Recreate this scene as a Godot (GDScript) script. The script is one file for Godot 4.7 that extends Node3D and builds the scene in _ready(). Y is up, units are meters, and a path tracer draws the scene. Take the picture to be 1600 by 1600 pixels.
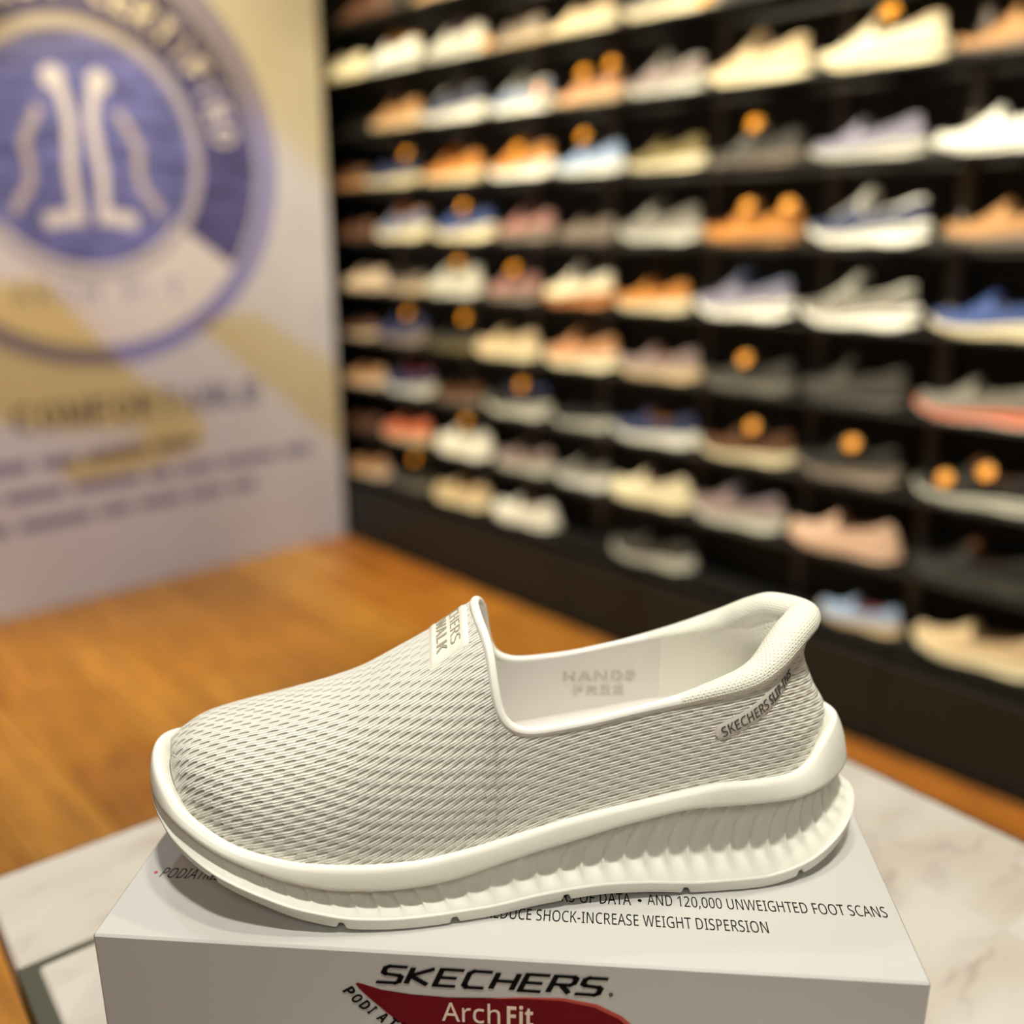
extends Node3D

# ------------------------------------------------------------------ constants
const EYE := 1.25                     # camera above the floor
const YB := 0.977                     # top of the shoe box
const ROOM_TURN := -46.8              # degrees, room axes against the camera
const CORNER := Vector3(-0.713375, 0.0, -3.85625)
const ROWS := [0.265, 0.456, 0.646, 0.837, 1.027, 1.218, 1.408, 1.6, 1.79, 1.975]

var mats := {}
var names := {}
var rng := RandomNumberGenerator.new()
var font: SystemFont
var font_bold: SystemFont


func _ready() -> void:
	rng.seed = 7
	camera_and_sky()
	lights()
	fonts()
	structure()
	table()
	shoe_box()
	hero_shoe()
	racks()
	wall_print()
	shelf_shoes()
	added_blockers()


# ------------------------------------------------------------------ camera, light
func camera_and_sky() -> void:
	var cam := Camera3D.new()
	cam.name = "camera"
	add_child(cam)
	var a := CameraAttributesPhysical.new()
	a.frustum_focal_length = 22.155
	a.frustum_focus_distance = 0.396
	a.exposure_aperture = 2.05         # an opening of about 11 mm
	cam.attributes = a
	cam.fov = rad_to_deg(2.0 * atan(800.0 / 1477.0))
	cam.near = 0.02
	cam.far = 40.0
	cam.position = Vector3(0, EYE, 0)
	cam.rotation = Vector3(-atan(440.0 / 1477.0), 0, 0)
	cam.current = true
	var we := WorldEnvironment.new()
	we.name = "environment"
	var e := Environment.new()
	e.background_mode = Environment.BG_COLOR
	e.background_color = Color(0, 0, 0)
	e.tonemap_mode = Environment.TONE_MAPPER_LINEAR
	e.tonemap_exposure = 1.12
	e.sdfgi_enabled = true
	e.ssao_enabled = true
	e.ssil_enabled = true
	we.environment = e
	add_child(we)


func lights() -> void:
	var warm := Color(1.0, 0.96, 0.83)
	var amber := Color(1.0, 0.90, 0.62)
	# the row of track heads that washes the shoe racks
	for i in 5:
		var x: float = [0.3, 1.1, 1.9, 2.7, 3.5][i]
		track_spot(Vector3(x, 2.72, 1.45), Vector3(x, 1.45, -0.1), 2.6 if x < 0.5 else 3.7, 38.0, warm, "warm track spotlight aimed at the shoe racks, %s from the printed wall" % ORD[i], "track heads over the shoe racks")
	# two amber heads on the printed wall
	track_spot(Vector3(1.9, 2.72, 0.75), Vector3(0.0, 1.1, 0.6), 1.9, 38.0, amber, "amber track spotlight aimed at the emblem wall, rack side", "")
	track_spot(Vector3(1.9, 2.72, 2.3), Vector3(0.0, 1.1, 1.5), 2.9, 38.0, amber, "amber track spotlight aimed at the emblem wall, far from the racks", "")
	# an added head for the open floor, and heads over the marble table
	track_spot(Vector3(1.35, 2.75, 1.9), Vector3(1.4, 0.0, 1.9), 3.9, 33.0, warm, "added warm spotlight brightening the open plank floor", "")  # lamp added only to brighten the floor
	track_spot(Vector3(2.95, 2.75, 1.75), Vector3(3.03, 0.95, 1.87), 0.85, 26.0, Color(1.0, 0.99, 0.92), "warm track spotlight straight over the marble table", "", 0.06)
	track_spot(Vector3(3.42, 2.75, 2.1), Vector3(3.03, 0.95, 1.87), 2.25, 26.0, Color(1.0, 0.99, 0.93), "warm track spotlight over the near side of the marble table", "", 0.06)
	track_spot(Vector3(3.35, 2.75, 0.95), Vector3(3.0, 0.95, 1.85), 0.75, 26.0, warm, "warm track spotlight over the gap between table and racks", "")
	track_spot(Vector3(2.1, 2.75, 1.75), Vector3(3.0, 0.95, 1.85), 0.45, 26.0, Color(0.95, 0.98, 1.0), "cool white track spotlight on the floor side of the table", "")
	# unseen panel added as front fill for the shoe and box
	panel(Vector3(4.5, 2.88, 3.0), Color(1.0, 0.99, 0.94), 1.1, "added square fill light panel behind the marble table")
	# the blue accent light on the printed wall
	track_spot(Vector3(2.9, 2.7, 1.5), Vector3(0.0, 0.85, 0.75), 4.6, 16.5, Color(0.36, 0.62, 1.0), "blue accent spotlight aimed at the printed wall", "", 0.012, 0.3)


func room(p: Vector3) -> Vector3:
	return CORNER + Basis(Vector3.UP, deg_to_rad(ROOM_TURN)) * p


func room_xf(p: Vector3) -> Transform3D:
	var b := Basis(Vector3.UP, deg_to_rad(ROOM_TURN))
	return Transform3D(b, CORNER + b * p)


func track_spot(at: Vector3, to: Vector3, energy: float, angle: float, col: Color, label: String, group: String, size := 0.035, blend := 0.55) -> void:
	var n := thing("track_spotlight", label, "spotlight", Transform3D(), group)
	var p := room(at)
	var q := room(to)
	var t := Transform3D(Basis(), p).looking_at(q, Vector3(0.3, 1, 0.2).normalized())
	var g := {"black": mat("lamp black", Color8(28, 28, 30), 0.5)}
	var body := lathe([Vector2(0.0, 0.15), Vector2(0.036, 0.15), Vector2(0.042, 0.142), Vector2(0.042, 0.004), Vector2(0.045, 0.0), Vector2(0.039, 0.0), Vector2(0.037, 0.012), Vector2(0.0, 0.014)], 24)
	var b := mi("housing", body, g.black, n)
	b.transform = t * Transform3D(Basis(Vector3.RIGHT, PI / 2), Vector3.ZERO)
	var lens := lathe([Vector2(0.0, 0.0), Vector2(0.036, 0.0)], 24)
	var lm := mat("lamp glow " + str(col), col, 0.5)
	lm.emission_enabled = true
	lm.emission = col
	lm.emission_energy_multiplier = 4.0
	var l := mi("glowing_lens", lens, lm, n)
	l.transform = t * Transform3D(Basis(Vector3.RIGHT, PI / 2), Vector3(0, 0, 0.005))
	var rod := mi("stem", tube([p + Vector3(0, 0.04, 0), Vector3(p.x, 2.9, p.z)], [0.008, 0.008], 8), g.black, n)
	rod.name = "stem"
	var s := SpotLight3D.new()
	s.name = "spot_beam"
	s.light_color = col
	s.light_energy = energy
	s.spot_angle = angle
	s.spot_angle_attenuation = blend
	s.spot_attenuation = 2.0
	s.spot_range = 9.0
	s.light_size = size
	s.shadow_enabled = true
	n.add_child(s)
	s.transform = Transform3D(t.basis, p + t.basis * Vector3(0, 0, -0.012))


func panel(at: Vector3, col: Color, energy: float, label: String) -> void:
	var n := thing("added_fill_panel", label, "ceiling light", room_xf(at))
	mi("frame", box_mesh(Vector3(0.62, 0.03, 0.62), 0.004), mat("panel frame", Color8(225, 225, 222), 0.5), n).position = Vector3(0, 0.005, 0)
	var gm := mat("panel glow " + str(col), col, 0.6)
	gm.emission_enabled = true
	gm.emission = col
	gm.emission_energy_multiplier = 2.0
	mi("glowing_diffuser", box_mesh(Vector3(0.58, 0.006, 0.58), 0.001), gm, n).position = Vector3(0, -0.011, 0)
	var a := AreaLight3D.new()
	a.name = "panel_area_light"
	a.light_color = col
	a.light_energy = energy
	a.area_size = Vector2(0.58, 0.58)
	a.area_range = 9.0
	a.area_normalize_energy = true
	a.shadow_enabled = true
	n.add_child(a)
	a.transform = Transform3D(Basis(Vector3.RIGHT, -PI / 2), Vector3(0, -0.018, 0))


# ------------------------------------------------------------------ small helpers
func fonts() -> void:
	font = SystemFont.new()
	font.font_names = PackedStringArray(["Droid Sans"])
	font_bold = SystemFont.new()
	font_bold.font_names = PackedStringArray(["Droid Sans"])
	font_bold.font_weight = 700


func numbered(called: String) -> String:
	var n: int = names.get(called, 0)
	names[called] = n + 1
	return called if n == 0 else "%s_%03d" % [called, n]


func thing(called: String, label: String, category: String, xf: Transform3D, group := "") -> Node3D:
	var n := Node3D.new()
	n.name = numbered(called)
	add_child(n)
	n.transform = xf
	n.set_meta("label", label)
	n.set_meta("category", category)
	if group != "":
		n.set_meta("group", group)
	return n


func structure_node(called: String, xf: Transform3D, label := "") -> Node3D:
	var n := Node3D.new()
	n.name = called
	add_child(n)
	n.transform = xf
	n.set_meta("kind", "structure")
	if label != "":
		n.set_meta("label", label)
	return n


func mi(called: String, mesh: Mesh, m: Material, parent: Node) -> MeshInstance3D:
	var o := MeshInstance3D.new()
	o.name = called
	o.mesh = mesh
	o.material_override = m
	parent.add_child(o, true)
	return o


func mat(key: String, col: Color, rough := 0.6, metal := 0.0, spec := 0.5) -> StandardMaterial3D:
	if mats.has(key):
		return mats[key]
	var m := StandardMaterial3D.new()
	m.resource_name = key
	m.albedo_color = col
	m.roughness = rough
	m.metallic = metal
	m.metallic_specular = spec
	mats[key] = m
	return m


func noise_tex(freq: float, ramp: Gradient, size := 512, seed_ := 1, octaves := 4) -> NoiseTexture2D:
	var f := FastNoiseLite.new()
	f.seed = seed_
	f.frequency = freq
	f.fractal_octaves = octaves
	var t := NoiseTexture2D.new()
	t.width = size
	t.height = size
	t.seamless = true
	t.noise = f
	t.color_ramp = ramp
	return t


func ramp(offsets: Array, cols: Array) -> Gradient:
	var g := Gradient.new()
	g.offsets = PackedFloat32Array(offsets)
	g.colors = PackedColorArray(cols)
	return g


# monotone cubic through a table of (x, y)
func cur(t: PackedVector2Array, x: float) -> float:
	var n := t.size()
	if x <= t[0].x:
		return t[0].y
	if x >= t[n - 1].x:
		return t[n - 1].y
	var i := 0
	while x > t[i + 1].x:
		i += 1
	var h := t[i + 1].x - t[i].x
	var d := (t[i + 1].y - t[i].y) / h
	var m0 := d
	var m1 := d
	if i > 0:
		var dp := (t[i].y - t[i - 1].y) / (t[i].x - t[i - 1].x)
		m0 = 0.0 if dp * d <= 0.0 else 2.0 * dp * d / (dp + d)
	if i < n - 2:
		var dn := (t[i + 2].y - t[i + 1].y) / (t[i + 2].x - t[i + 1].x)
		m1 = 0.0 if dn * d <= 0.0 else 2.0 * dn * d / (dn + d)
	var s := (x - t[i].x) / h
	var s2 := s * s
	var s3 := s2 * s
	return (2 * s3 - 3 * s2 + 1) * t[i].y + (s3 - 2 * s2 + s) * h * m0 + (3 * s2 - 2 * s3) * t[i + 1].y + (s3 - s2) * h * m1


func pv(a: Array) -> PackedVector2Array:
	var o := PackedVector2Array()
	for i in range(0, a.size(), 2):
		o.append(Vector2(a[i], a[i + 1]))
	return o


# rows of equal length -> normals
func grid_normals(v: PackedVector3Array, ni: int, nj: int, wrap: bool, flip: bool) -> PackedVector3Array:
	var nrm := PackedVector3Array()
	nrm.resize(v.size())
	var last := ni if wrap else ni - 1
	for i in last:
		var i2 := (i + 1) % ni
		for j in nj - 1:
			var a := i * nj + j
			var c := i2 * nj + j
			var f := (v[c + 1] - v[a]).cross(v[a + 1] - v[c])
			nrm[a] += f
			nrm[a + 1] += f
			nrm[c] += f
			nrm[c + 1] += f
	for k in nrm.size():
		var q := nrm[k].normalized()
		nrm[k] = -q if flip else q
	return nrm


func grid_mesh(v: PackedVector3Array, ni: int, nj: int, wrap := false, flip := false, uv := PackedVector2Array(), into: ArrayMesh = null) -> ArrayMesh:
	var idx := PackedInt32Array()
	var last := ni if wrap else ni - 1
	for i in last:
		var i2 := (i + 1) % ni
		for j in nj - 1:
			var a := i * nj + j
			var c := i2 * nj + j
			if flip:
				idx.append_array([a, c, a + 1, a + 1, c, c + 1])
			else:
				idx.append_array([a, a + 1, c, a + 1, c + 1, c])
	var arr := []
	arr.resize(Mesh.ARRAY_MAX)
	arr[Mesh.ARRAY_VERTEX] = v
	arr[Mesh.ARRAY_NORMAL] = grid_normals(v, ni, nj, wrap, flip)
	arr[Mesh.ARRAY_INDEX] = idx
	if uv.size():
		arr[Mesh.ARRAY_TEX_UV] = uv
	var m := into if into else ArrayMesh.new()
	m.add_surface_from_arrays(Mesh.PRIMITIVE_TRIANGLES, arr)
	return m


func lathe(profile: Array, seg: int) -> ArrayMesh:
	var v := PackedVector3Array()
	for i in seg:
		var a := TAU * i / seg
		for p: Vector2 in profile:
			v.append(Vector3(p.x * cos(a), p.y, p.x * sin(a)))
	return grid_mesh(v, seg, profile.size(), true, false)


func tube(path: Array, radii: Array, seg := 8) -> ArrayMesh:
	var v := PackedVector3Array()
	var n := path.size()
	var up := Vector3.UP
	for i in n:
		var t: Vector3 = (path[mini(i + 1, n - 1)] - path[maxi(i - 1, 0)]).normalized()
		if absf(t.dot(up)) > 0.95:
			up = Vector3.RIGHT
		var s := t.cross(up).normalized()
		up = s.cross(t)
		for k in seg + 1:
			var a := TAU * k / seg
			v.append(path[i] + (s * cos(a) + up * sin(a)) * float(radii[i]))
	return grid_mesh(v, n, seg + 1)


# a box with chamfered edges
func box_mesh(size: Vector3, c: float) -> ArrayMesh:
	var st := SurfaceTool.new()
	st.begin(Mesh.PRIMITIVE_TRIANGLES)
	st.set_smooth_group(-1)
	var h := size / 2.0
	c = minf(c, minf(h.x, minf(h.y, h.z)) * 0.9)
	var pts := {}
	for sx in [-1, 1]:
		for sy in [-1, 1]:
			for sz in [-1, 1]:
				pts[[sx, sy, sz, 0]] = Vector3(sx * h.x, sy * (h.y - c), sz * (h.z - c))
				pts[[sx, sy, sz, 1]] = Vector3(sx * (h.x - c), sy * h.y, sz * (h.z - c))
				pts[[sx, sy, sz, 2]] = Vector3(sx * (h.x - c), sy * (h.y - c), sz * h.z)
	var quad := func(a: Vector3, b: Vector3, cc: Vector3, d: Vector3) -> void:
		var n := (cc - a).cross(b - a)
		if n.dot(a + b + cc + d) < 0.0:
			var t := b
			b = d
			d = t
		for p in [a, b, cc, a, cc, d]:
			st.add_vertex(p)
	for s in [-1, 1]:
		quad.call(pts[[s, -1, -1, 0]], pts[[s, 1, -1, 0]], pts[[s, 1, 1, 0]], pts[[s, -1, 1, 0]])
		quad.call(pts[[-1, s, -1, 1]], pts[[1, s, -1, 1]], pts[[1, s, 1, 1]], pts[[-1, s, 1, 1]])
		quad.call(pts[[-1, -1, s, 2]], pts[[1, -1, s, 2]], pts[[1, 1, s, 2]], pts[[-1, 1, s, 2]])
	for a in [-1, 1]:
		for b in [-1, 1]:
			quad.call(pts[[-1, a, b, 1]], pts[[1, a, b, 1]], pts[[1, a, b, 2]], pts[[-1, a, b, 2]])
			quad.call(pts[[a, -1, b, 0]], pts[[a, 1, b, 0]], pts[[a, 1, b, 2]], pts[[a, -1, b, 2]])
			quad.call(pts[[a, b, -1, 0]], pts[[a, b, 1, 0]], pts[[a, b, 1, 1]], pts[[a, b, -1, 1]])
			for d in [-1, 1]:
				var p0: Vector3 = pts[[a, b, d, 0]]
				var p1: Vector3 = pts[[a, b, d, 1]]
				var p2: Vector3 = pts[[a, b, d, 2]]
				if (p2 - p0).cross(p1 - p0).dot(p0) < 0.0:
					var t2 := p1
					p1 = p2
					p2 = t2
				for p in [p0, p1, p2]:
					st.add_vertex(p)
	st.generate_normals()
	return st.commit()


# a flat outline in x, y with a little thickness towards +z
func plate(poly: PackedVector2Array, thick: float) -> ArrayMesh:
	var st := SurfaceTool.new()
	st.begin(Mesh.PRIMITIVE_TRIANGLES)
	st.set_smooth_group(-1)
	var tri := Geometry2D.triangulate_polygon(poly)
	for k in range(0, tri.size(), 3):
		var a := poly[tri[k]]
		var b := poly[tri[k + 1]]
		var c := poly[tri[k + 2]]
		if (b - a).cross(c - a) > 0.0:
			var t := b
			b = c
			c = t
		for p: Vector2 in [a, b, c]:
			st.add_vertex(Vector3(p.x, p.y, thick))
		for p: Vector2 in [a, c, b]:
			st.add_vertex(Vector3(p.x, p.y, 0))
	var ccw := not Geometry2D.is_polygon_clockwise(poly)
	for k in poly.size():
		var a := poly[k]
		var b := poly[(k + 1) % poly.size()]
		if ccw:
			var t := a
			a = b
			b = t
		var q := [Vector3(a.x, a.y, 0), Vector3(b.x, b.y, 0), Vector3(b.x, b.y, thick), Vector3(a.x, a.y, thick)]
		for i in [0, 1, 2, 0, 2, 3]:
			st.add_vertex(q[i])
	st.generate_normals()
	return st.commit()


func disc(c: Vector2, r: float, n := 48) -> PackedVector2Array:
	var o := PackedVector2Array()
	for i in n:
		o.append(c + Vector2.from_angle(TAU * i / n) * r)
	return o


# part of a flat ring with a little thickness towards +z
func ring_mesh(c: Vector2, r0: float, r1: float, a0: float, a1: float, thick: float, n := 64) -> ArrayMesh:
	var v := PackedVector3Array()
	for i in n + 1:
		var d := Vector2.from_angle(deg_to_rad(lerpf(a0, a1, float(i) / n)))
		for q in [Vector2(r0, 0), Vector2(r0, thick), Vector2(r1, thick), Vector2(r1, 0)]:
			var p: Vector2 = c + d * q.x
			v.append(Vector3(p.x, p.y, q.y))
	var m := grid_mesh(v, n + 1, 4, false, true)
	var arr := m.surface_get_arrays(0)
	var st := SurfaceTool.new()
	st.begin(Mesh.PRIMITIVE_TRIANGLES)
	st.set_smooth_group(-1)
	for k: int in arr[Mesh.ARRAY_INDEX]:
		st.add_vertex(arr[Mesh.ARRAY_VERTEX][k])
	st.generate_normals()
	return st.commit()


# lettering as arrays, stretched to a width and a cap height; origin at the lower left
func letters(s: String, bold: bool, width: float, height: float, depth: float, shear := 0.0) -> Array:
	var t := TextMesh.new()
	t.font = font_bold if bold else font
	t.text = s
	t.font_size = 96
	t.pixel_size = 0.01
	t.depth = 0.05
	t.curve_step = 1.0
	t.horizontal_alignment = HORIZONTAL_ALIGNMENT_LEFT
	var a := t.get_mesh_arrays()
	var v: PackedVector3Array = a[Mesh.ARRAY_VERTEX]
	var lo := v[0]
	var hi := v[0]
	for p in v:
		lo = lo.min(p)
		hi = hi.max(p)
	var sc := Vector3(width / (hi.x - lo.x), height / (hi.y - lo.y), depth / (hi.z - lo.z))
	for k in v.size():
		var p := (v[k] - lo) * sc
		p.x += shear * (p.y - height / 2)
		v[k] = p
	a[Mesh.ARRAY_VERTEX] = v
	return a


func letter_mesh(a: Array, map = null) -> ArrayMesh:
	var st := SurfaceTool.new()
	st.begin(Mesh.PRIMITIVE_TRIANGLES)
	st.set_smooth_group(-1)
	var v: PackedVector3Array = a[Mesh.ARRAY_VERTEX]
	var idx: PackedInt32Array = a[Mesh.ARRAY_INDEX]
	for k in idx:
		st.add_vertex(map.call(v[k]) if map else v[k])
	st.generate_normals()
	return st.commit()


func spline_closed(p: PackedVector2Array, n: int) -> PackedVector2Array:
	var dense := PackedVector2Array()
	var m := p.size()
	for i in m:
		var a := p[(i + m - 1) % m]
		var b := p[i]
		var c := p[(i + 1) % m]
		var d := p[(i + 2) % m]
		for k in 40:
			dense.append(b.cubic_interpolate(c, a, d, k / 40.0))
	return resample(dense, n)


func resample(d: PackedVector2Array, n: int) -> PackedVector2Array:
	var total := 0.0
	var m := d.size()
	for i in m:
		total += d[i].distance_to(d[(i + 1) % m])
	var out := PackedVector2Array()
	var step := total / n
	var want := 0.0
	var run := 0.0
	for i in m:
		var a := d[i]
		var b := d[(i + 1) % m]
		var l := a.distance_to(b)
		while want <= run + l and out.size() < n:
			out.append(a.lerp(b, (want - run) / maxf(l, 1e-9)))
			want += step
		run += l
	return out


func sstep(a: float, b: float, x: float) -> float:
	var t := clampf((x - a) / (b - a), 0.0, 1.0)
	return t * t * (3.0 - 2.0 * t)


# ------------------------------------------------------------------ the room
func slab(called: String, lo: Vector3, hi: Vector3, m: Material, label := "") -> Node3D:
	var n := MeshInstance3D.new()
	n.name = called
	n.mesh = box_mesh(hi - lo, 0.002)
	n.material_override = m
	add_child(n)
	n.transform = room_xf((lo + hi) / 2.0)
	n.set_meta("kind", "structure")
	if label != "":
		n.set_meta("label", label)
	return n


func structure() -> void:
	var wall := mat("pale painted wall", Color8(208, 202, 194), 0.75)
	wall.uv1_triplanar = true
	wall.uv1_scale = Vector3(0.7, 0.7, 0.7)
	wall.albedo_texture = noise_tex(0.012, ramp([0.0, 1.0], [Color(0.96, 0.955, 0.95), Color(1, 1, 1)]), 256, 5)
	slab("wall_left", Vector3(-0.10, 0, 0.0), Vector3(0, 2.9, 4.8), wall, "pale wall carrying the printed emblem")
	slab("wall_side", Vector3(-0.62, 0, -0.5), Vector3(-0.5, 2.9, 4.8), wall)
	slab("wall_back", Vector3(-0.62, 0, -0.5), Vector3(5.8, 2.9, -0.34), mat("charcoal wall", Color8(52, 48, 45), 0.8), "charcoal wall behind the shoe racks")
	slab("wall_right", Vector3(5.7, 0, -0.5), Vector3(5.82, 2.9, 4.8), wall)
	slab("wall_front", Vector3(-0.62, 0, 4.7), Vector3(5.8, 2.9, 4.82), wall)
	slab("ceiling", Vector3(-0.62, 2.9, -0.5), Vector3(5.82, 3.0, 4.82), mat("ceiling paint", Color8(190, 182, 172), 0.85))
	# floor: a screed with boards laid on it
	var f := structure_node("floor", room_xf(Vector3.ZERO), "orange brown wood plank floor")
	var base := mi("screed", box_mesh(Vector3(6.4, 0.06, 5.3), 0.002), mat("screed", Color8(60, 45, 30), 0.9), f)
	base.position = Vector3(2.6, -0.042, 2.15)
	var tones := [Color8(208, 148, 62), Color8(196, 132, 52), Color8(216, 158, 70), Color8(182, 116, 46), Color8(200, 138, 60)]
	var woods: Array[StandardMaterial3D] = []
	var grain := wood_texture()
	for i in tones.size():
		var m := mat("floor board tone %d" % i, tones[i], 0.42)
		m.albedo_texture = grain
		m.uv1_triplanar = true
		m.uv1_scale = Vector3(0.9, 5.0, 5.0)
		m.uv1_offset = Vector3(i * 0.37, 0, i * 0.21)
		woods.append(m)
	var plank := box_mesh(Vector3(1.196, 0.012, 0.186), 0.002)
	var r := 0
	var z := 0.1
	while z < 4.6:
		var x := -0.4 - fposmod(r * 0.47, 1.2)
		while x < 5.6:
			if x + 0.6 > -0.5 and x < 5.9:
				var o := mi("plank", plank, woods[rng.randi() % 5], f)
				o.position = Vector3(x + 0.6, -0.006, z)
			x += 1.2
		z += 0.19
		r += 1


func wood_texture() -> ImageTexture:
	var im := Image.create(512, 256, false, Image.FORMAT_RGB8)
	var n1 := FastNoiseLite.new()
	n1.seed = 11
	n1.frequency = 0.02
	n1.fractal_octaves = 4
	for y in 256:
		for x in 512:
			var w := n1.get_noise_2d(x * 0.12, y * 1.3)
			var k := n1.get_noise_2d(x * 0.5 + 900.0, y * 0.9 + w * 25.0)
			var c := clampf(0.9 + 0.22 * w + 0.16 * k, 0.55, 1.0)
			im.set_pixel(x, y, Color(c, c * (0.97 + 0.03 * k), c * 0.95))
	return ImageTexture.create_from_image(im)


func marble_texture() -> ImageTexture:
	var s := 512
	var im := Image.create(s, s, false, Image.FORMAT_RGB8)
	var n := FastNoiseLite.new()
	n.seed = 23
	n.frequency = 0.006
	n.fractal_octaves = 5
	var n2 := FastNoiseLite.new()
	n2.seed = 4
	n2.frequency = 0.011
	n2.fractal_octaves = 4
	for y in s:
		for x in s:
			var a := n.get_noise_2d(x * 0.7, y * 1.8)
			var b := n2.get_noise_2d(x + 40.0 * a, y * 2.0)
			var vein := pow(1.0 - clampf(absf(b) * 5.0, 0.0, 1.0), 2.0) * clampf(0.5 + 2.2 * a, 0.0, 1.0)
			var base := Color(0.84, 0.815, 0.79).lerp(Color(0.77, 0.72, 0.675), clampf(0.35 + 1.1 * a, 0.0, 1.0))
			im.set_pixel(x, y, base.lerp(Color(0.56, 0.50, 0.48), 0.36 * vein))
	return ImageTexture.create_from_image(im)


# ------------------------------------------------------------------ the display table
func table() -> void:
	# the far corner of the top; +x runs along the far edge to the left, +z towards the near side
	var turn := deg_to_rad(180.0 + 38.5)
	var lx := Vector3(-cos(deg_to_rad(38.5)), 0, sin(deg_to_rad(38.5)))
	var lz := Vector3(sin(deg_to_rad(38.5)), 0, cos(deg_to_rad(38.5)))
	var b := Basis(lx, Vector3.UP, lx.cross(Vector3.UP))
	var zs := signf(b.z.dot(lz))
	var n := thing("display_table", "marble topped display table with grey inlaid strip, under the white box", "table", Transform3D(b, Vector3(0.128, 0, -0.889)))
	var marble := mat("marble", Color8(244, 244, 244), 0.34)
	marble.albedo_texture = marble_texture()
	marble.uv1_triplanar = true
	marble.uv1_scale = Vector3(1.7, 1.7, 1.7)
	marble.uv1_offset = Vector3(0.31, 0.0, 0.12)
	var steel := mat("grey green inlay", Color8(74, 74, 64), 0.5)
	var white := mat("table panel", Color8(70, 62, 54), 0.6)
	var dark := mat("dark edge strip", Color8(52, 46, 42), 0.5)
	block(n, zs, "marble_slab", 0.036, 0.6, 0.004, 0.098, 0.82, 0.85, marble, 0.002)
	block(n, zs, "marble_slab", 0.036, 0.590, 0.104, 0.62, 0.82, 0.85, marble, 0.002)
	block(n, zs, "dark_edge_strip", 0.030, 0.6, 0.0, 0.0042, 0.82, 0.8475, dark, 0.001)  # dark strips along two edges of the top
	block(n, zs, "dark_edge_strip", 0.030, 0.0362, 0.0042, 0.62, 0.82, 0.8475, dark, 0.001)
	block(n, zs, "inlay_strip", 0.036, 0.6, 0.0975, 0.1045, 0.822, 0.8485, steel, 0.0005)
	block(n, zs, "inlay_strip", 0.5895, 0.6, 0.104, 0.62, 0.822, 0.8485, steel, 0.0005)
	block(n, zs, "top_board", 0.035, 0.595, 0.005, 0.615, 0.79, 0.822, white, 0.001)
	block(n, zs, "plinth", 0.08, 0.55, 0.05, 0.57, 0.0, 0.79, white, 0.003)
	block(n, zs, "added_dark_board", 0.55, 0.70, 0.06, 0.6, 0.742, 0.762, mat("dark brown board", Color8(46, 33, 24), 0.5), 0.002)  # dark board added below the top, beside its left end
	n.set_meta("label", "marble topped display table under the white shoe box")


func block(n: Node3D, zs: float, called: String, x0: float, x1: float, z0: float, z1: float, y0: float, y1: float, m: Material, c: float) -> void:
	var o := mi(called, box_mesh(Vector3(x1 - x0, y1 - y0, z1 - z0), c), m, n)
	o.position = Vector3((x0 + x1) / 2, (y0 + y1) / 2, zs * (z0 + z1) / 2)


# ------------------------------------------------------------------ the shoe box
func top_print(n: Node3D, hgt: float, s: String, x0: float, x1: float, z: float, cap: float, shear := 0.0) -> void:
	var o := mi("lettering", letter_mesh(letters(s, false, x1 - x0, cap, 0.00012, shear)), mats["black print"], n)
	o.transform = Transform3D(Basis(Vector3.RIGHT, -PI / 2), Vector3(x0, hgt - 0.0003, z))


func front_print(n: Node3D, hgt: float, called: String, mesh: Mesh, m: Material, x: float, y: float, lift: float) -> MeshInstance3D:
	var o := mi(called, mesh, m, n)
	o.position = Vector3(x, hgt + y, lift + 0.0001)
	return o


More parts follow.
